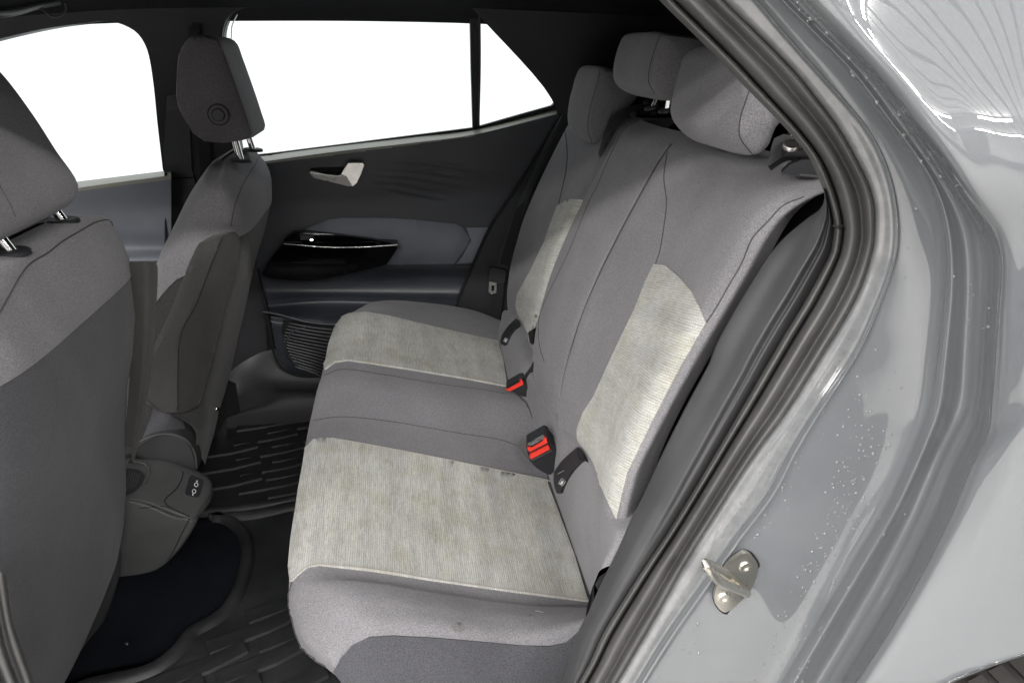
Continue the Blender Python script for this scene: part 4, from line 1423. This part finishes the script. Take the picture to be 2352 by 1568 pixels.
tube("button_edge", [px(*q(395, 655), Y=-0.173), px(*q(540, 585), Y=-0.173), px(*q(672, 520), Y=-0.173)], 0.0010, M['black'], b1)
tube("body_edge", [px(*q(425, 775), Y=-0.170), px(*q(580, 700), Y=-0.170), px(*q(740, 620), Y=-0.170)], 0.0012, M['plast'], b1)
applique("buckle_well", Q([(215, 500), (270, 450), (380, 445), (480, 480), (370, 560), (360, 700), (400, 800), (300, 700), (230, 600)]), cushS, 0.0012, M['stain'], cushion, step=8, edge=5)
q = lambda x, y: ((1100 + x / 3.92) * 0.9408, (600 + y / 3.92) * 0.9408)
b2 = buckle("smaller flat-lying belt buckle with thin red button beside the centre seat place", None, 0.060, dict(
    c=(1190, 888),
    body=Q([(530, 1375), (660, 1300), (692, 1295), (720, 1320), (755, 1385), (750, 1410), (722, 1445), (660, 1430), (590, 1392)]),
    bits=[("buckle_mouth", Q([(530, 1368), (660, 1288), (692, 1285), (690, 1310), (560, 1388)]), 0.003, M['black']),
          ("release_button", Q([(527, 1372), (545, 1385), (570, 1390), (695, 1328), (694, 1298), (680, 1284), (660, 1292), (672, 1300), (560, 1362)]), 0.005, M['red'])]))
grid("buckle_strap", [[px(*q(*a), Y=0.075), px(*q(*b), Y=0.075)] for a, b in (((690, 1265), (745, 1330)), ((715, 1225), (765, 1265)), ((770, 1150), (808, 1210)), ((785, 1105), (825, 1165)))], 6, 20, M['belt'], b2)

# ------------------------------------------------------------------ front seats
def front_seat(label, y0, y1, XB, XF, zb, top, label_hr, hr_loop, hr_w, posts, pocket):
    """XB, XF: (z, x) tables of the back and front of the backrest"""
    t = thing("front_seat", label, "car seat", (XB[-1][1] + 0.1, (y0 + y1) / 2, 0.4), "front seats seen from behind")

    def ev(T, z):
        if z >= T[0][0]:
            return T[0][1]
        for (a, xa), (b, xb) in zip(T, T[1:]):
            if z >= b:
                w = (a - z) / (a - b)
                return xa + (xb - xa) * w
        return T[-1][1]
    n = 88

    def section(z, s=1.0, lift=None):
        xb, xf = ev(XB, z), ev(XF, z)
        cx, hx = (xb + xf) / 2, (xb - xf) / 2
        cy, hy = (y0 + y1) / 2, (y1 - y0) / 2
        if z > 0.80:
            hy *= 1 - 0.10 * ((z - 0.80) / 0.35) ** 1.6
        ring = []
        for i in range(n):
            a = 2 * pi * i / n
            ca, sa = cos(a), sin(a)
            e = 0.42
            x = cx + hx * s * math.copysign(abs(ca) ** (e * 1.25), ca)
            y = cy + hy * (0.25 + 0.75 * s if s < 1 else 1) * math.copysign(abs(sa) ** e, sa)
            ring.append((x, y))
        return ring
    levels_low = [0.0, .1, .2, .3, .4, .5, .6, .7, .8, .9, 1.0]
    vl, vu = [], []
    zmin = XB[-1][0]
    rows = 0
    for f in levels_low:
        base = None
        for i in range(n):
            pass
        # boundary height differs round the ring, so each vertex gets its own z
        ringb = []
        for i in range(n):
            x, y = section(zmin)[i] if False else (0, 0)
        rb = []
        for i in range(n):
            zz = 0
            a = 2 * pi * i / n
            ca, sa = cos(a), sin(a)
            z_b = zb(ca, sa)
            z = zmin + (z_b - zmin) * f
            rb.append((i, z))
        for i, z in rb:
            xb, xf = ev(XB, z), ev(XF, z)
            cx, hx = (xb + xf) / 2, (xb - xf) / 2
            cy, hy = (y0 + y1) / 2, (y1 - y0) / 2
            if z > 0.80:
                hy *= 1 - 0.10 * ((z - 0.80) / 0.35) ** 1.6
            a = 2 * pi * i / n
            ca, sa = cos(a), sin(a)
            vl.append(V((cx + hx * math.copysign(abs(ca) ** 0.5, ca), cy + hy * math.copysign(abs(sa) ** 0.42, sa), z)))
        rows += 1
    low = mesh("backrest_lower", vl, quads(rows, n, cv=True), M['fab_low'] if pocket == 'near' else M['fab_dark'], t)
    rows = 0
    steps = [0, .12, .25, .4, .55, .7, .8]
    ends = [(.86, .995), (.92, .97), (.96, .92), (.985, .82), (1.0, .66), (1.008, .4), (1.012, .05)]
    for f, s in [(f, 1.0) for f in steps] + ends:
        for i in range(n):
            a = 2 * pi * i / n
            ca, sa = cos(a), sin(a)
            z_b = zb(ca, sa)
            z = z_b + (top - z_b) * f
            zc = min(z, top)
            xb, xf = ev(XB, zc), ev(XF, zc)
            cx, hx = (xb + xf) / 2, (xb - xf) / 2
            cy, hy = (y0 + y1) / 2, (y1 - y0) / 2
            if z > 0.80:
                hy *= 1 - 0.10 * ((z - 0.80) / 0.35) ** 1.6
            sx = s
            sy = 1 - (1 - s) * 0.62
            o = 1.012
            # shoulders drop away at both ends
            dz = -0.030 * abs(sa * sy) ** 3 * max(0, (f - .5) * 2)
            vu.append(V((cx + hx * o * sx * math.copysign(abs(ca) ** 0.5, ca), cy + hy * o * sy * math.copysign(abs(sa) ** 0.42, sa), z + dz)))
        rows += 1
    up = mesh("backrest", vu, quads(rows, n, cv=True), M['fab'], t)
    L3 = hr_loop
    h = pillow("headrest", L3, (0, hr_w, 0), M['fab'], t, n=64, inset=0.10, rnd=0.16, label=label_hr)
    for a, b in posts:
        q_ = V((b.x, b.y, 2.0))
        tt = BVHTree.FromPolygons([v_.co.copy() for v_ in up.data.vertices], [tuple(p_.vertices) for p_ in up.data.polygons])
        l_, n_, _i, _d = tt.ray_cast(q_, V((0, 0, -1)))
        if l_ is None:
            l_, n_ = b, V((0, 0, 1))
        if n_.z < 0:
            n_ = -n_
        b2 = V((b.x, b.y, l_.z)) if pocket == 'near' else b
        tube("headrest_post", [b2 + (a - b) * (1.7 if pocket == 'near' else 1.25), b2], 0.0068, M['chrome'], h, n=14, smoothpts=False)
        disc("post_collar", b2 + V((0, 0, -0.003)), (V((0, 0, 2.6)) + (n_ if pocket == 'near' else V((0.2, 0, 0)))), 0.021, 0.006, M['plast_dk'], h, n=28)
    return t, low, up, h


XBn = [(1.12, -.455), (1.08, -.440), (1.02, -.425), (.95, -.425), (.88, -.440), (.80, -.468), (.70, -.488), (.63, -.498), (.55, -.515), (.46, -.545), (.34, -.610)]
XFn = [(1.12, -.52), (1.08, -.55), (1.02, -.575), (.95, -.60), (.80, -.66), (.60, -.72), (.34, -.78)]
seatN, lowN, upN, hrN = front_seat("nearest front seat back at the left, plain dark lower cover and pale shoulder cloth", -.615, -.088, [(z_, x_ + .010) for z_, x_ in XBn], XFn, lambda ca, sa: 0.975 + (0.024 if ca > 0 else -0.10 * min(1, -ca)), 1.106,
                                   "near front headrest cut off by the left edge",
                                   [V((-.432, -.50, 1.150)), V((-.452, -.50, 1.20)), V((-.472, -.50, 1.250)), V((-.500, -.50, 1.305)), V((-.535, -.50, 1.345)), V((-.580, -.50, 1.345)), V((-.612, -.50, 1.28)), V((-.605, -.50, 1.20)), V((-.560, -.50, 1.135)), V((-.500, -.50, 1.112)), V((-.455, -.50, 1.125))],
                                   0.265, [(V((-.480, -.417, 1.15)), V((-.457, -.417, 1.100))), (V((-.487, -.244, 1.15)), V((-.465, -.244, 1.102)))], 'near')
XBf = [(1.11, -.325), (1.07, -.300), (1.04, -.295), (.99, -.299), (.908, -.327), (.83, -.360), (.72, -.394), (.65, -.420), (.567, -.446), (.452, -.490), (.30, -.560)]
XFf = [(1.11, -.375), (1.07, -.405), (1.04, -.425), (.99, -.455), (.944, -.485), (.85, -.53), (.70, -.60), (.50, -.66), (.30, -.70)]
far_loop = [px(x, y, Y=.25) for x, y in ((432, 84), (407, 119), (401, 173), (401, 230), (414, 266), (443, 310), (468, 327), (511, 330), (560, 324), (578, 314), (567, 275), (547, 216), (518, 137), (500, 94), (468, 82))]
seatF, lowF, upF, hrF = front_seat("far front seat back with bulging map pocket, in front of the B pillar", .115, .575, XBf, XFf,
                                   lambda ca, sa: (0.985 if ca > 0 else 0.985 + 0.24 * ca) if sa > -0.5 else (0.985 if ca > 0.3 else 0.985 - 0.20 * (0.3 - ca)), 1.118,
                                   "far front headrest with round side button", far_loop, 0.20,
                                   [(px(540, 322, Y=.265), px(553, 368, Y=.265)), (px(572, 318, Y=.40), px(581, 344, Y=.40))], 'far')
sN, sF, shN, shF = Surf([lowN, upN]), Surf([lowF, upF]), Surf([hrN]), Surf([hrF])
seam("seam", [(288, 500), (227, 508), (185, 530), (144, 554), (108, 582), (72, 603), (47, 632), (20, 680), (-20, 750)], sN, 0.0010, M['seamdk'], upN, off=0.0002)
seam("seam", [(-5, 420), (22, 468), (36, 499)], shN, 0.0010, M['seamdk'], hrN)
seam("seam", [(600, 348), (585, 380), (560, 420), (540, 470), (530, 520)], sF, 0.0008, M['seamdk'], upF, off=0.0002)
seam("seam", [(500, 92), (518, 137), (547, 216), (567, 275), (578, 318)], shF, 0.0010, M['seamdk'], hrF)
# darker side face and round button of the far headrest
applique("side_cloth", [(436, 92), (415, 122), (409, 173), (409, 230), (421, 264), (446, 304), (470, 321), (511, 325), (556, 319), (573, 311), (563, 275), (543, 216), (514, 137), (496, 97), (468, 88)], shF, 0.0035, M['hr_side'], hrF, step=8, edge=5)
bp = shF.hit(503, 263)
for r_, h_, m_ in ((0.021, 0.002, 'black'), (0.0185, 0.0035, 'hr_side'), (0.0135, 0.0042, 'black'), (0.0115, 0.006, 'plast')):
    disc("side_button", bp[0] + bp[1] * 0.0032, bp[1], r_, h_, M[m_], hrF, n=32)
# map pocket of the far seat
def pocket_pt(x, y, lift):
    l, n_ = sF.hit(x, y)
    return l + n_ * lift


PE = [(533, 533), (549, 546), (547, 589), (522, 697), (500, 776), (475, 870), (457, 924), (425, 944), (371, 944), (335, 917), (338, 852), (356, 812), (396, 733), (432, 643), (464, 571), (482, 553)]


def pocket_fn(x, y):
    # flat plastic pocket standing off the seat back, creased along its length
    crease = crv([V((508, 540, 0)), V((480, 618, 0)), V((450, 697, 0)), V((414, 769, 0)), V((407, 860, 0)), V((407, 944, 0))], 40)
    cx_ = min(crease, key=lambda c: abs(c.y - y)).x
    z = px(x, y, Y=.2).z
    d = x - cx_
    Yc = 0.115
    w = min(1, max(0, (y - 540) / 160))
    if d < 0:
        return px(x, y, Y=Yc + 0.02 - 0.0006 * d * 0)
    return px(x, y, Y=Yc + 0.02 + d * 0.0034)


CREASE = crv([V((508, 540, 0)), V((480, 618, 0)), V((450, 697, 0)), V((414, 769, 0)), V((407, 860, 0)), V((407, 944, 0))], 40)


def pocket_fn(x, y):
    """padded pocket: the seat surface plus a ridge that stands proud along its crease"""
    l, n_ = sF.hit(x, y, (440, 740))
    cx_ = min(CREASE, key=lambda c: abs(c.y - y)).x
    d = x - cx_
    h = 0.016 + 0.030 * math.exp(-abs(d) / 55.0)
    return l + (CAM - l).normalized() * h


pk = panel("map_pocket", PE, pocket_fn, (-0.028, 0.045, -0.01), M['pocket'], seatF, step=10, edge=6, smooth=True, label="brownish padded map pocket on the far seat back")
tube("pocket_crease", [pocket_fn(x + 0.5, y) + V((0.001, -0.001, 0)) for x, y in ((508, 548), (480, 618), (450, 697), (414, 769), (407, 860), (407, 940))], 0.0009, M['black'], pk, res=40)
tube("pocket_rim", [pocket_fn(x, y) for x, y in PE[:10]], 0.0016, M['plast'], pk, res=70)
# pocket edge of the near seat, seen beyond its right side
np_rows = []
for (xa, ya, xb_, yb_) in ((310, 604, 358, 602), (312, 612, 362, 612), (314, 640, 362, 650), (316, 700, 358, 720), (314, 780, 354, 800), (312, 860, 342, 880), (308, 920, 330, 960), (302, 980, 318, 1020), (296, 1030, 306, 1060)):
    np_rows.append([px(xa - 14, ya, Y=-.16), px(xa + (xb_ - xa) * 0.15, ya - 2, Y=-.175), px((xa + xb_) / 2, (ya + yb_) / 2 - 3, Y=-.18), px(xa + (xb_ - xa) * 0.85, yb_ - 1, Y=-.165), px(xb_, yb_ + 2, Y=-.13), px(xb_ - 12, yb_ + 4, Y=-.09)])
grid("map_pocket", np_rows, 20, 50, M['pocket'], seatN, even=False, label="brown grey edge of the map pocket on the near seat")
# lower plastic cover of the near seat, with cloth tear
grid("seat_base_cover", [[px(262, 1278, Y=-.13), px(276, 1262, Y=-.12), px(278, 1290, Y=-.11), px(268, 1330, Y=-.10)], [px(246, 1310, Y=-.15), px(262, 1310, Y=-.13), px(272, 1330, Y=-.12), px(262, 1360, Y=-.10)],
                         [px(200, 1440, Y=-.20), px(222, 1430, Y=-.17), px(236, 1430, Y=-.15), px(230, 1440, Y=-.13)], [px(120, 1600, Y=-.28), px(140, 1590, Y=-.26), px(156, 1580, Y=-.22), px(150, 1590, Y=-.2)]], 12, 24, M['plast'], seatN)

# far seat: cushion side, hinge cover
grid("seat_cushion", [[px(300, 1075, Y=.09), px(318, 1030, Y=.09), px(345, 960, Y=.09), px(352, 930, Y=.10), px(360, 900, Y=.12)], [px(340, 1070, Y=.075), px(360, 1020, Y=.075), px(385, 965, Y=.08), px(395, 945, Y=.10), px(400, 900, Y=.12)],
                      [px(440, 1090, Y=.10), px(440, 1040, Y=.09), px(430, 1000, Y=.09), px(420, 960, Y=.11), px(420, 920, Y=.13)]], 24, 20, M['fab_low'], seatF)
arc = [px(290 + 0, 1085, Y=.06), px(300, 1050, Y=.06), px(330, 1012, Y=.06), px(378, 996, Y=.06), px(420, 1006, Y=.06), px(444, 1040, Y=.06), px(450, 1082, Y=.06), px(430, 1110, Y=.06), px(350, 1120, Y=.06)]
pillow("hinge_cover", arc, (0, .05, 0), M['plast'], seatF, n=48, inset=0.06, rnd=0.2)
tube("hinge_cover_edge", [px(x, y, Y=.058) for x, y in ((292, 1052), (322, 1014), (378, 996), (425, 1008), (447, 1040), (452, 1075))], 0.0018, M['console'], seatF, res=40)
grid("base_trim", [[px(352, 935, Y=.09), px(400, 955, Y=.085), px(446, 985, Y=.085), px(450, 1035, Y=.085)], [px(430, 945, Y=.12), px(470, 940, Y=.16), px(478, 980, Y=.16), px(468, 1060, Y=.16)], [px(480, 880, Y=.3), px(500, 900, Y=.4), px(500, 960, Y=.4), px(470, 1070, Y=.3)]],
     20, 20, M['fab_dark'], seatF)
# seat rail with bright catch
rl = panel("seat_rail", [(492, 942), (505, 934), (514, 940), (512, 960), (498, 976), (484, 982), (480, 974)], lambda x, y: sF.hit(x, y)[0] + (CAM - sF.hit(x, y)[0]).normalized() * 0.012, (-0.01, 0.02, 0), M['black'], seatF, step=8)
tube("rail_catch", [sF.hit(x_, y_)[0] + (CAM - sF.hit(x_, y_)[0]).normalized() * 0.018 for x_, y_ in ((496, 938), (503, 942), (506, 951), (501, 962))], 0.003, M['chrome'], rl, res=16)
disc("rail_pin", sF.hit(490, 968)[0] + V((0.004, -0.018, 0)), (0, -1, 0), 0.003, 0.002, M['chrome'], rl, n=10)
panel("rail_cover", [(520, 870), (542, 880), (548, 925), (552, 945), (520, 955), (500, 1000), (470, 1040), (480, 990), (510, 930)], lambda x, y: px(x, y, Y=.53), (-0.02, 0.02, 0), M['black'], seatF, step=14)

# ------------------------------------------------------------------ centre console
con = thing("centre_console", "rear end of the grey centre console with two charging ports", "console", (-0.45, 0.0, 0.33))
cn_loop = [px(x, y, Y=-.085) for x, y in ((150, 1100), (230, 1120), (285, 1142), (345, 1160), (400, 1184), (436, 1190), (450, 1198), (440, 1225), (410, 1270), (370, 1308), (330, 1322), (270, 1330), (180, 1340), (120, 1300), (110, 1180))]
cb = pillow("console_body", cn_loop, (0, .135, 0), M['console'], con, n=72, inset=0.07, rnd=0.14)
# cap, as a shell over the top
cap_rows = [
    [px(200, 1125, Y=-.090), px(285, 1146, Y=-.092), px(340, 1156, Y=-.093), px(400, 1182, Y=-.090), px(440, 1190, Y=-.085), px(462, 1178, Y=-.06)],
    [px(210, 1118, Y=-.085), px(288, 1138, Y=-.088), px(345, 1148, Y=-.088), px(405, 1172, Y=-.086), px(444, 1180, Y=-.078), px(470, 1168, Y=-.05)],
    [px(250, 1080, Y=-.04), px(310, 1096, Y=-.04), px(375, 1106, Y=-.04), px(430, 1126, Y=-.04), px(472, 1140, Y=-.035), px(484, 1148, Y=-.02)],
    [px(262, 1060, Y=0.0), px(320, 1066, Y=0.0), px(390, 1076, Y=0.0), px(440, 1092, Y=0.0), px(482, 1110, Y=0.0), px(489, 1125, Y=0.005)],
    [px(268, 1054, Y=.03), px(325, 1054, Y=.03), px(385, 1058, Y=.03), px(436, 1074, Y=.03), px(474, 1092, Y=.03), px(486, 1106, Y=.03)],
    [px(268, 1060, Y=.05), px(325, 1062, Y=.05), px(385, 1066, Y=.05), px(436, 1080, Y=.05), px(472, 1100, Y=.05), px(484, 1116, Y=.05)]]
cap = grid("console_cap", cap_rows, 60, 44, M['console'], con, even=False)
conS = Surf([cap, cb])
seam("cap_joint", [(420, 1082), (418, 1098), (405, 1122), (385, 1140), (378, 1150), (390, 1164), (436, 1186)], conS, 0.0012, M['black'], cap)
seam("panel_joint", [(436, 1190), (420, 1220), (400, 1262), (385, 1285)], conS, 0.0010, M['black'], cb)
seam("panel_joint", [(320, 1167), (380, 1163), (434, 1160 + 26)], conS, 0.0008, M['black'], cb)
tube("tray_edge", [px(x, y, Y=-.05) + V((0, 0, 0.006)) for x, y in ((300, 1066), (330, 1070), (342, 1082), (338, 1105), (322, 1128), (300, 1144))], 0.003, M['console'], cap, res=30)
tray = applique("tray_recess", [(292, 1076), (320, 1080), (332, 1092), (326, 1112), (308, 1130), (286, 1138), (270, 1110)], conS, 0.002, M['plast_dk'], cap, step=10, edge=6)
for i in range(5):
    seam("tray_rib", [(298 + i * 6, 1084 + i), (292 + i * 6, 1104), (284 + i * 6, 1130 - i * 3)], Surf([tray]), 0.0006, M['console'], tray)
usb = applique("charging_port", [(434, 1097), (440, 1092), (465, 1102), (468, 1108), (458, 1138), (452, 1142), (428, 1136), (425, 1130)], conS, 0.0022, M['plast_dk'], cap, step=7, edge=4)
usS = Surf([usb])
for cx_, cy_, s_ in ((450, 1113, -1), (445, 1128, 1)):
    ring = [(cx_ + 4 * cos(a * pi / 5) + 0.5, cy_ + 4.4 * sin(a * pi / 5)) for a in range(11)]
    seam("port_symbol", ring, usS, 0.0006, M['white'], usb, off=0.0006, n=22)
    o = [(cx_ - s_ * 2.2 + 1.6 * cos(a * pi / 4), cy_ + s_ * 8 + 1.6 * sin(a * pi / 4)) for a in range(8)]
    applique("port_symbol", o, usS, 0.001, M['white'], usb, step=2, edge=1)

# ------------------------------------------------------------------ floor mats
def in_mat(p, poly):
    return inside(p, poly)


def floor_mat(label, outline, z, pads_dir, label_pad, seed, edge=None):
    """outline in floor coordinates (x, y)"""
    t = thing("floor_mat", label, "floor mat", (sum(p[0] for p in outline) / len(outline), sum(p[1] for p in outline) / len(outline), z), "rubber floor mats in the rear footwells")
    d = densify(outline, 0.012, True)
    oo = [(p.x, p.y) for p in d]
    v2, F = tri2d(oo, (), 0.05, False, 0.02)
    mesh("mat_sheet", [V((v.x, v.y, z)) for v in v2], F, M['mat'], t)
    # raised, rounded rim
    pts = [V((p[0], p[1], z)) for p in oo]
    n = len(pts)
    c = sum(pts, V((0, 0, 0))) / n
    vs = []
    prof = [(0.0, -0.004), (0.001, 0.007), (0.006, 0.011), (0.016, 0.011), (0.023, 0.008), (0.028, 0.0)]
    for i, p in enumerate(pts):
        tan = (pts[(i + 1) % n] - pts[i - 1]).normalized()
        nrm = V((-tan.y, tan.x, 0))
        if not inside((p.x + nrm.x * 0.01, p.y + nrm.y * 0.01), oo):
            nrm = -nrm
        for w, h in prof:
            vs.append(p + nrm * w + V((0, 0, h)))
    mesh("mat_rim", vs, quads(n, len(prof), cu=True), M['mat'], t)
    # brick-like raised pads, each bent once
    rnd = random.Random(seed)
    shared = {}
    ang = pads_dir
    ca, sa = cos(ang), sin(ang)
    inner = oo
    cnt = 0
    for r_ in range(-16, 17):
        for k_ in range(-5, 6):
            L_, W_ = 0.17, 0.036
            u_ = k_ * (L_ + 0.010) + (0.075 if r_ % 2 else 0) + rnd.uniform(-.012, .012)
            v_ = r_ * (W_ + 0.005)
            cx_ = c.x + u_ * ca - v_ * sa
            cy_ = c.y + u_ * sa + v_ * ca
            corners = []
            var = r_ % 3
            for uu in (-L_ / 2, 0.1 * L_, L_ / 2):
                for vv in (-W_ / 2, W_ / 2):
                    k2 = (0.012 if uu > 0.3 * L_ else 0)
                    corners.append((cx_ + uu * ca - (vv + k2) * sa, cy_ + uu * sa + (vv + k2) * ca))
            def ok(q):
                return inside(q, inner) and all(inside((q[0] + dx, q[1] + dy), inner) for dx, dy in ((.03, 0), (-.03, 0), (0, .03), (0, -.03)))
            if not all(ok(q) for q in corners):
                continue
            key = var
            if key not in shared:
                me = bpy.data.meshes.new("pad")
                vs2, fs2 = [], []
                Ls = L_ * (1, 0.93, 0.97)[var]
                for uu in (-Ls / 2, 0.1 * Ls, Ls / 2):
                    k2 = (0.012 if uu > 0.3 * Ls else 0)
                    for vv, hh in ((-W_ / 2, 0), (-W_ / 2 + .002, .0055), (W_ / 2 - .002, .0055), (W_ / 2, 0)):
                        vs2.append((uu, vv + k2, hh))
                fs2 = [tuple(q_) for q_ in quads(3, 4)]
                fs2 += [(0, 1, 2, 3), (8, 9, 10, 11)]
                me.from_pydata(vs2, [], fs2)
                me.materials.append(M['mat'])
                shared[key] = me
            o = bpy.data.objects.new("pad", shared[key])
            COL.objects.link(o)
            o.parent = t
            o.matrix_parent_inverse = Matrix.Translation(-t.location)
            o.location = (cx_, cy_, z + 0.0004)
            o.rotation_euler = (0, 0, ang)
            cnt += 1
    return t


def fl(l, Z):
    return [tuple(px(x, y, Z=Z)[:2]) for x, y in l]


ZM = FZ + 0.018
floor_mat("far rubber floor mat with bent brick pattern beyond the console", fl([(480, 1183), (585, 1172), (700, 1150), (840, 1120), (830, 1000), (760, 930), (640, 925), (540, 945), (440, 990), (380, 1100), (400, 1180)], ZM), ZM, radians(10), None, 3)
floor_mat("near rubber floor mat with raised rim, curving round the tunnel", fl([(478, 1186), (520, 1205), (549, 1240), (552, 1290), (535, 1350), (500, 1405), (430, 1448), (395, 1490), (340, 1530), (250, 1552), (180, 1572), (60, 1650), (60, 1850), (500, 1900), (900, 1800),
                                                                            (860, 1500), (800, 1160), (690, 1155), (585, 1176)], ZM), ZM, radians(22), None, 5)
# seat foot on the carpet in front
disc("foot_bolt", px(292, 1478, Z=FZ + 0.012), (0, 0, 1), 0.004, 0.002, M['chrome'], seatN, n=10)

# ------------------------------------------------------------------ water drops on the paint
wS = Surf([jamb, quarter])
regions = [([(1900, 760), (1990, 780), (1800, 1200), (1640, 1300), (1600, 1330)], 130, 2.4), ([(1935, 950), (2060, 1000), (1960, 1250), (1860, 1568), (1720, 1568), (1880, 1200)], 260, 2.9), ([(2190, 640), (2290, 640), (2280, 800), (2190, 800)], 10, 3.4),
           ([(1805, 0), (1840, 0), (2010, 180), (2200, 450), (2170, 450), (1980, 200)], 30, 4.0), ([(2050, 450), (2200, 480), (2200, 700), (2080, 680)], 12, 3.0), ([(1600, 1400), (1660, 1420), (1560, 1568), (1500, 1568)], 16, 3.0),
           ([(1950, 800), (2100, 800), (2060, 950), (1930, 950)], 20, 2.5), ([(2060, 1100), (2150, 1100), (1950, 1450), (1900, 1450)], 8, 3.5)]
wv_, wf_ = [], []
for poly, cnt, smax in regions:
    xs = [p[0] for p in poly]
    ys = [p[1] for p in poly]
    k_ = 0
    while k_ < cnt:
        x, y = random.uniform(min(xs), max(xs)), random.uniform(min(ys), max(ys))
        if not inside((x, y), poly):
            continue
        k_ += 1
        l, n_ = wS.hit(x, y)
        r_ = random.uniform(0.35, 1.0) ** 1.6 * smax * 0.00066
        a_ = n_.orthogonal().normalized()
        b_ = n_.cross(a_)
        s = len(wv_)
        st = random.uniform(1.0, 1.5)
        for rr, hh in ((1.0, -0.05), (0.92, 0.28), (0.6, 0.55)):
            for i in range(8):
                w = 2 * pi * i / 8
                wv_.append(l + (a_ * cos(w) + b_ * sin(w)) * r_ * rr + V((0, 0, -1)) * (0.3 * r_ * (st - 1) * (1 if sin(w) > 0 else 0)) + n_ * r_ * hh)
        wv_.append(l + n_ * r_ * 0.68)
        for lv_ in (0, 1):
            for i in range(8):
                wf_.append((s + lv_ * 8 + i, s + lv_ * 8 + (i + 1) % 8, s + lv_ * 8 + 8 + (i + 1) % 8, s + lv_ * 8 + 8 + i))
        for i in range(8):
            wf_.append((s + 16 + i, s + 16 + (i + 1) % 8, s + 24))
drops = mesh("water_drops", wv_, wf_, M['water'], None)
drops['label'] = "tiny clear water drops scattered over the painted door jamb"
drops['category'] = "water drops"
drops['kind'] = 'stuff'
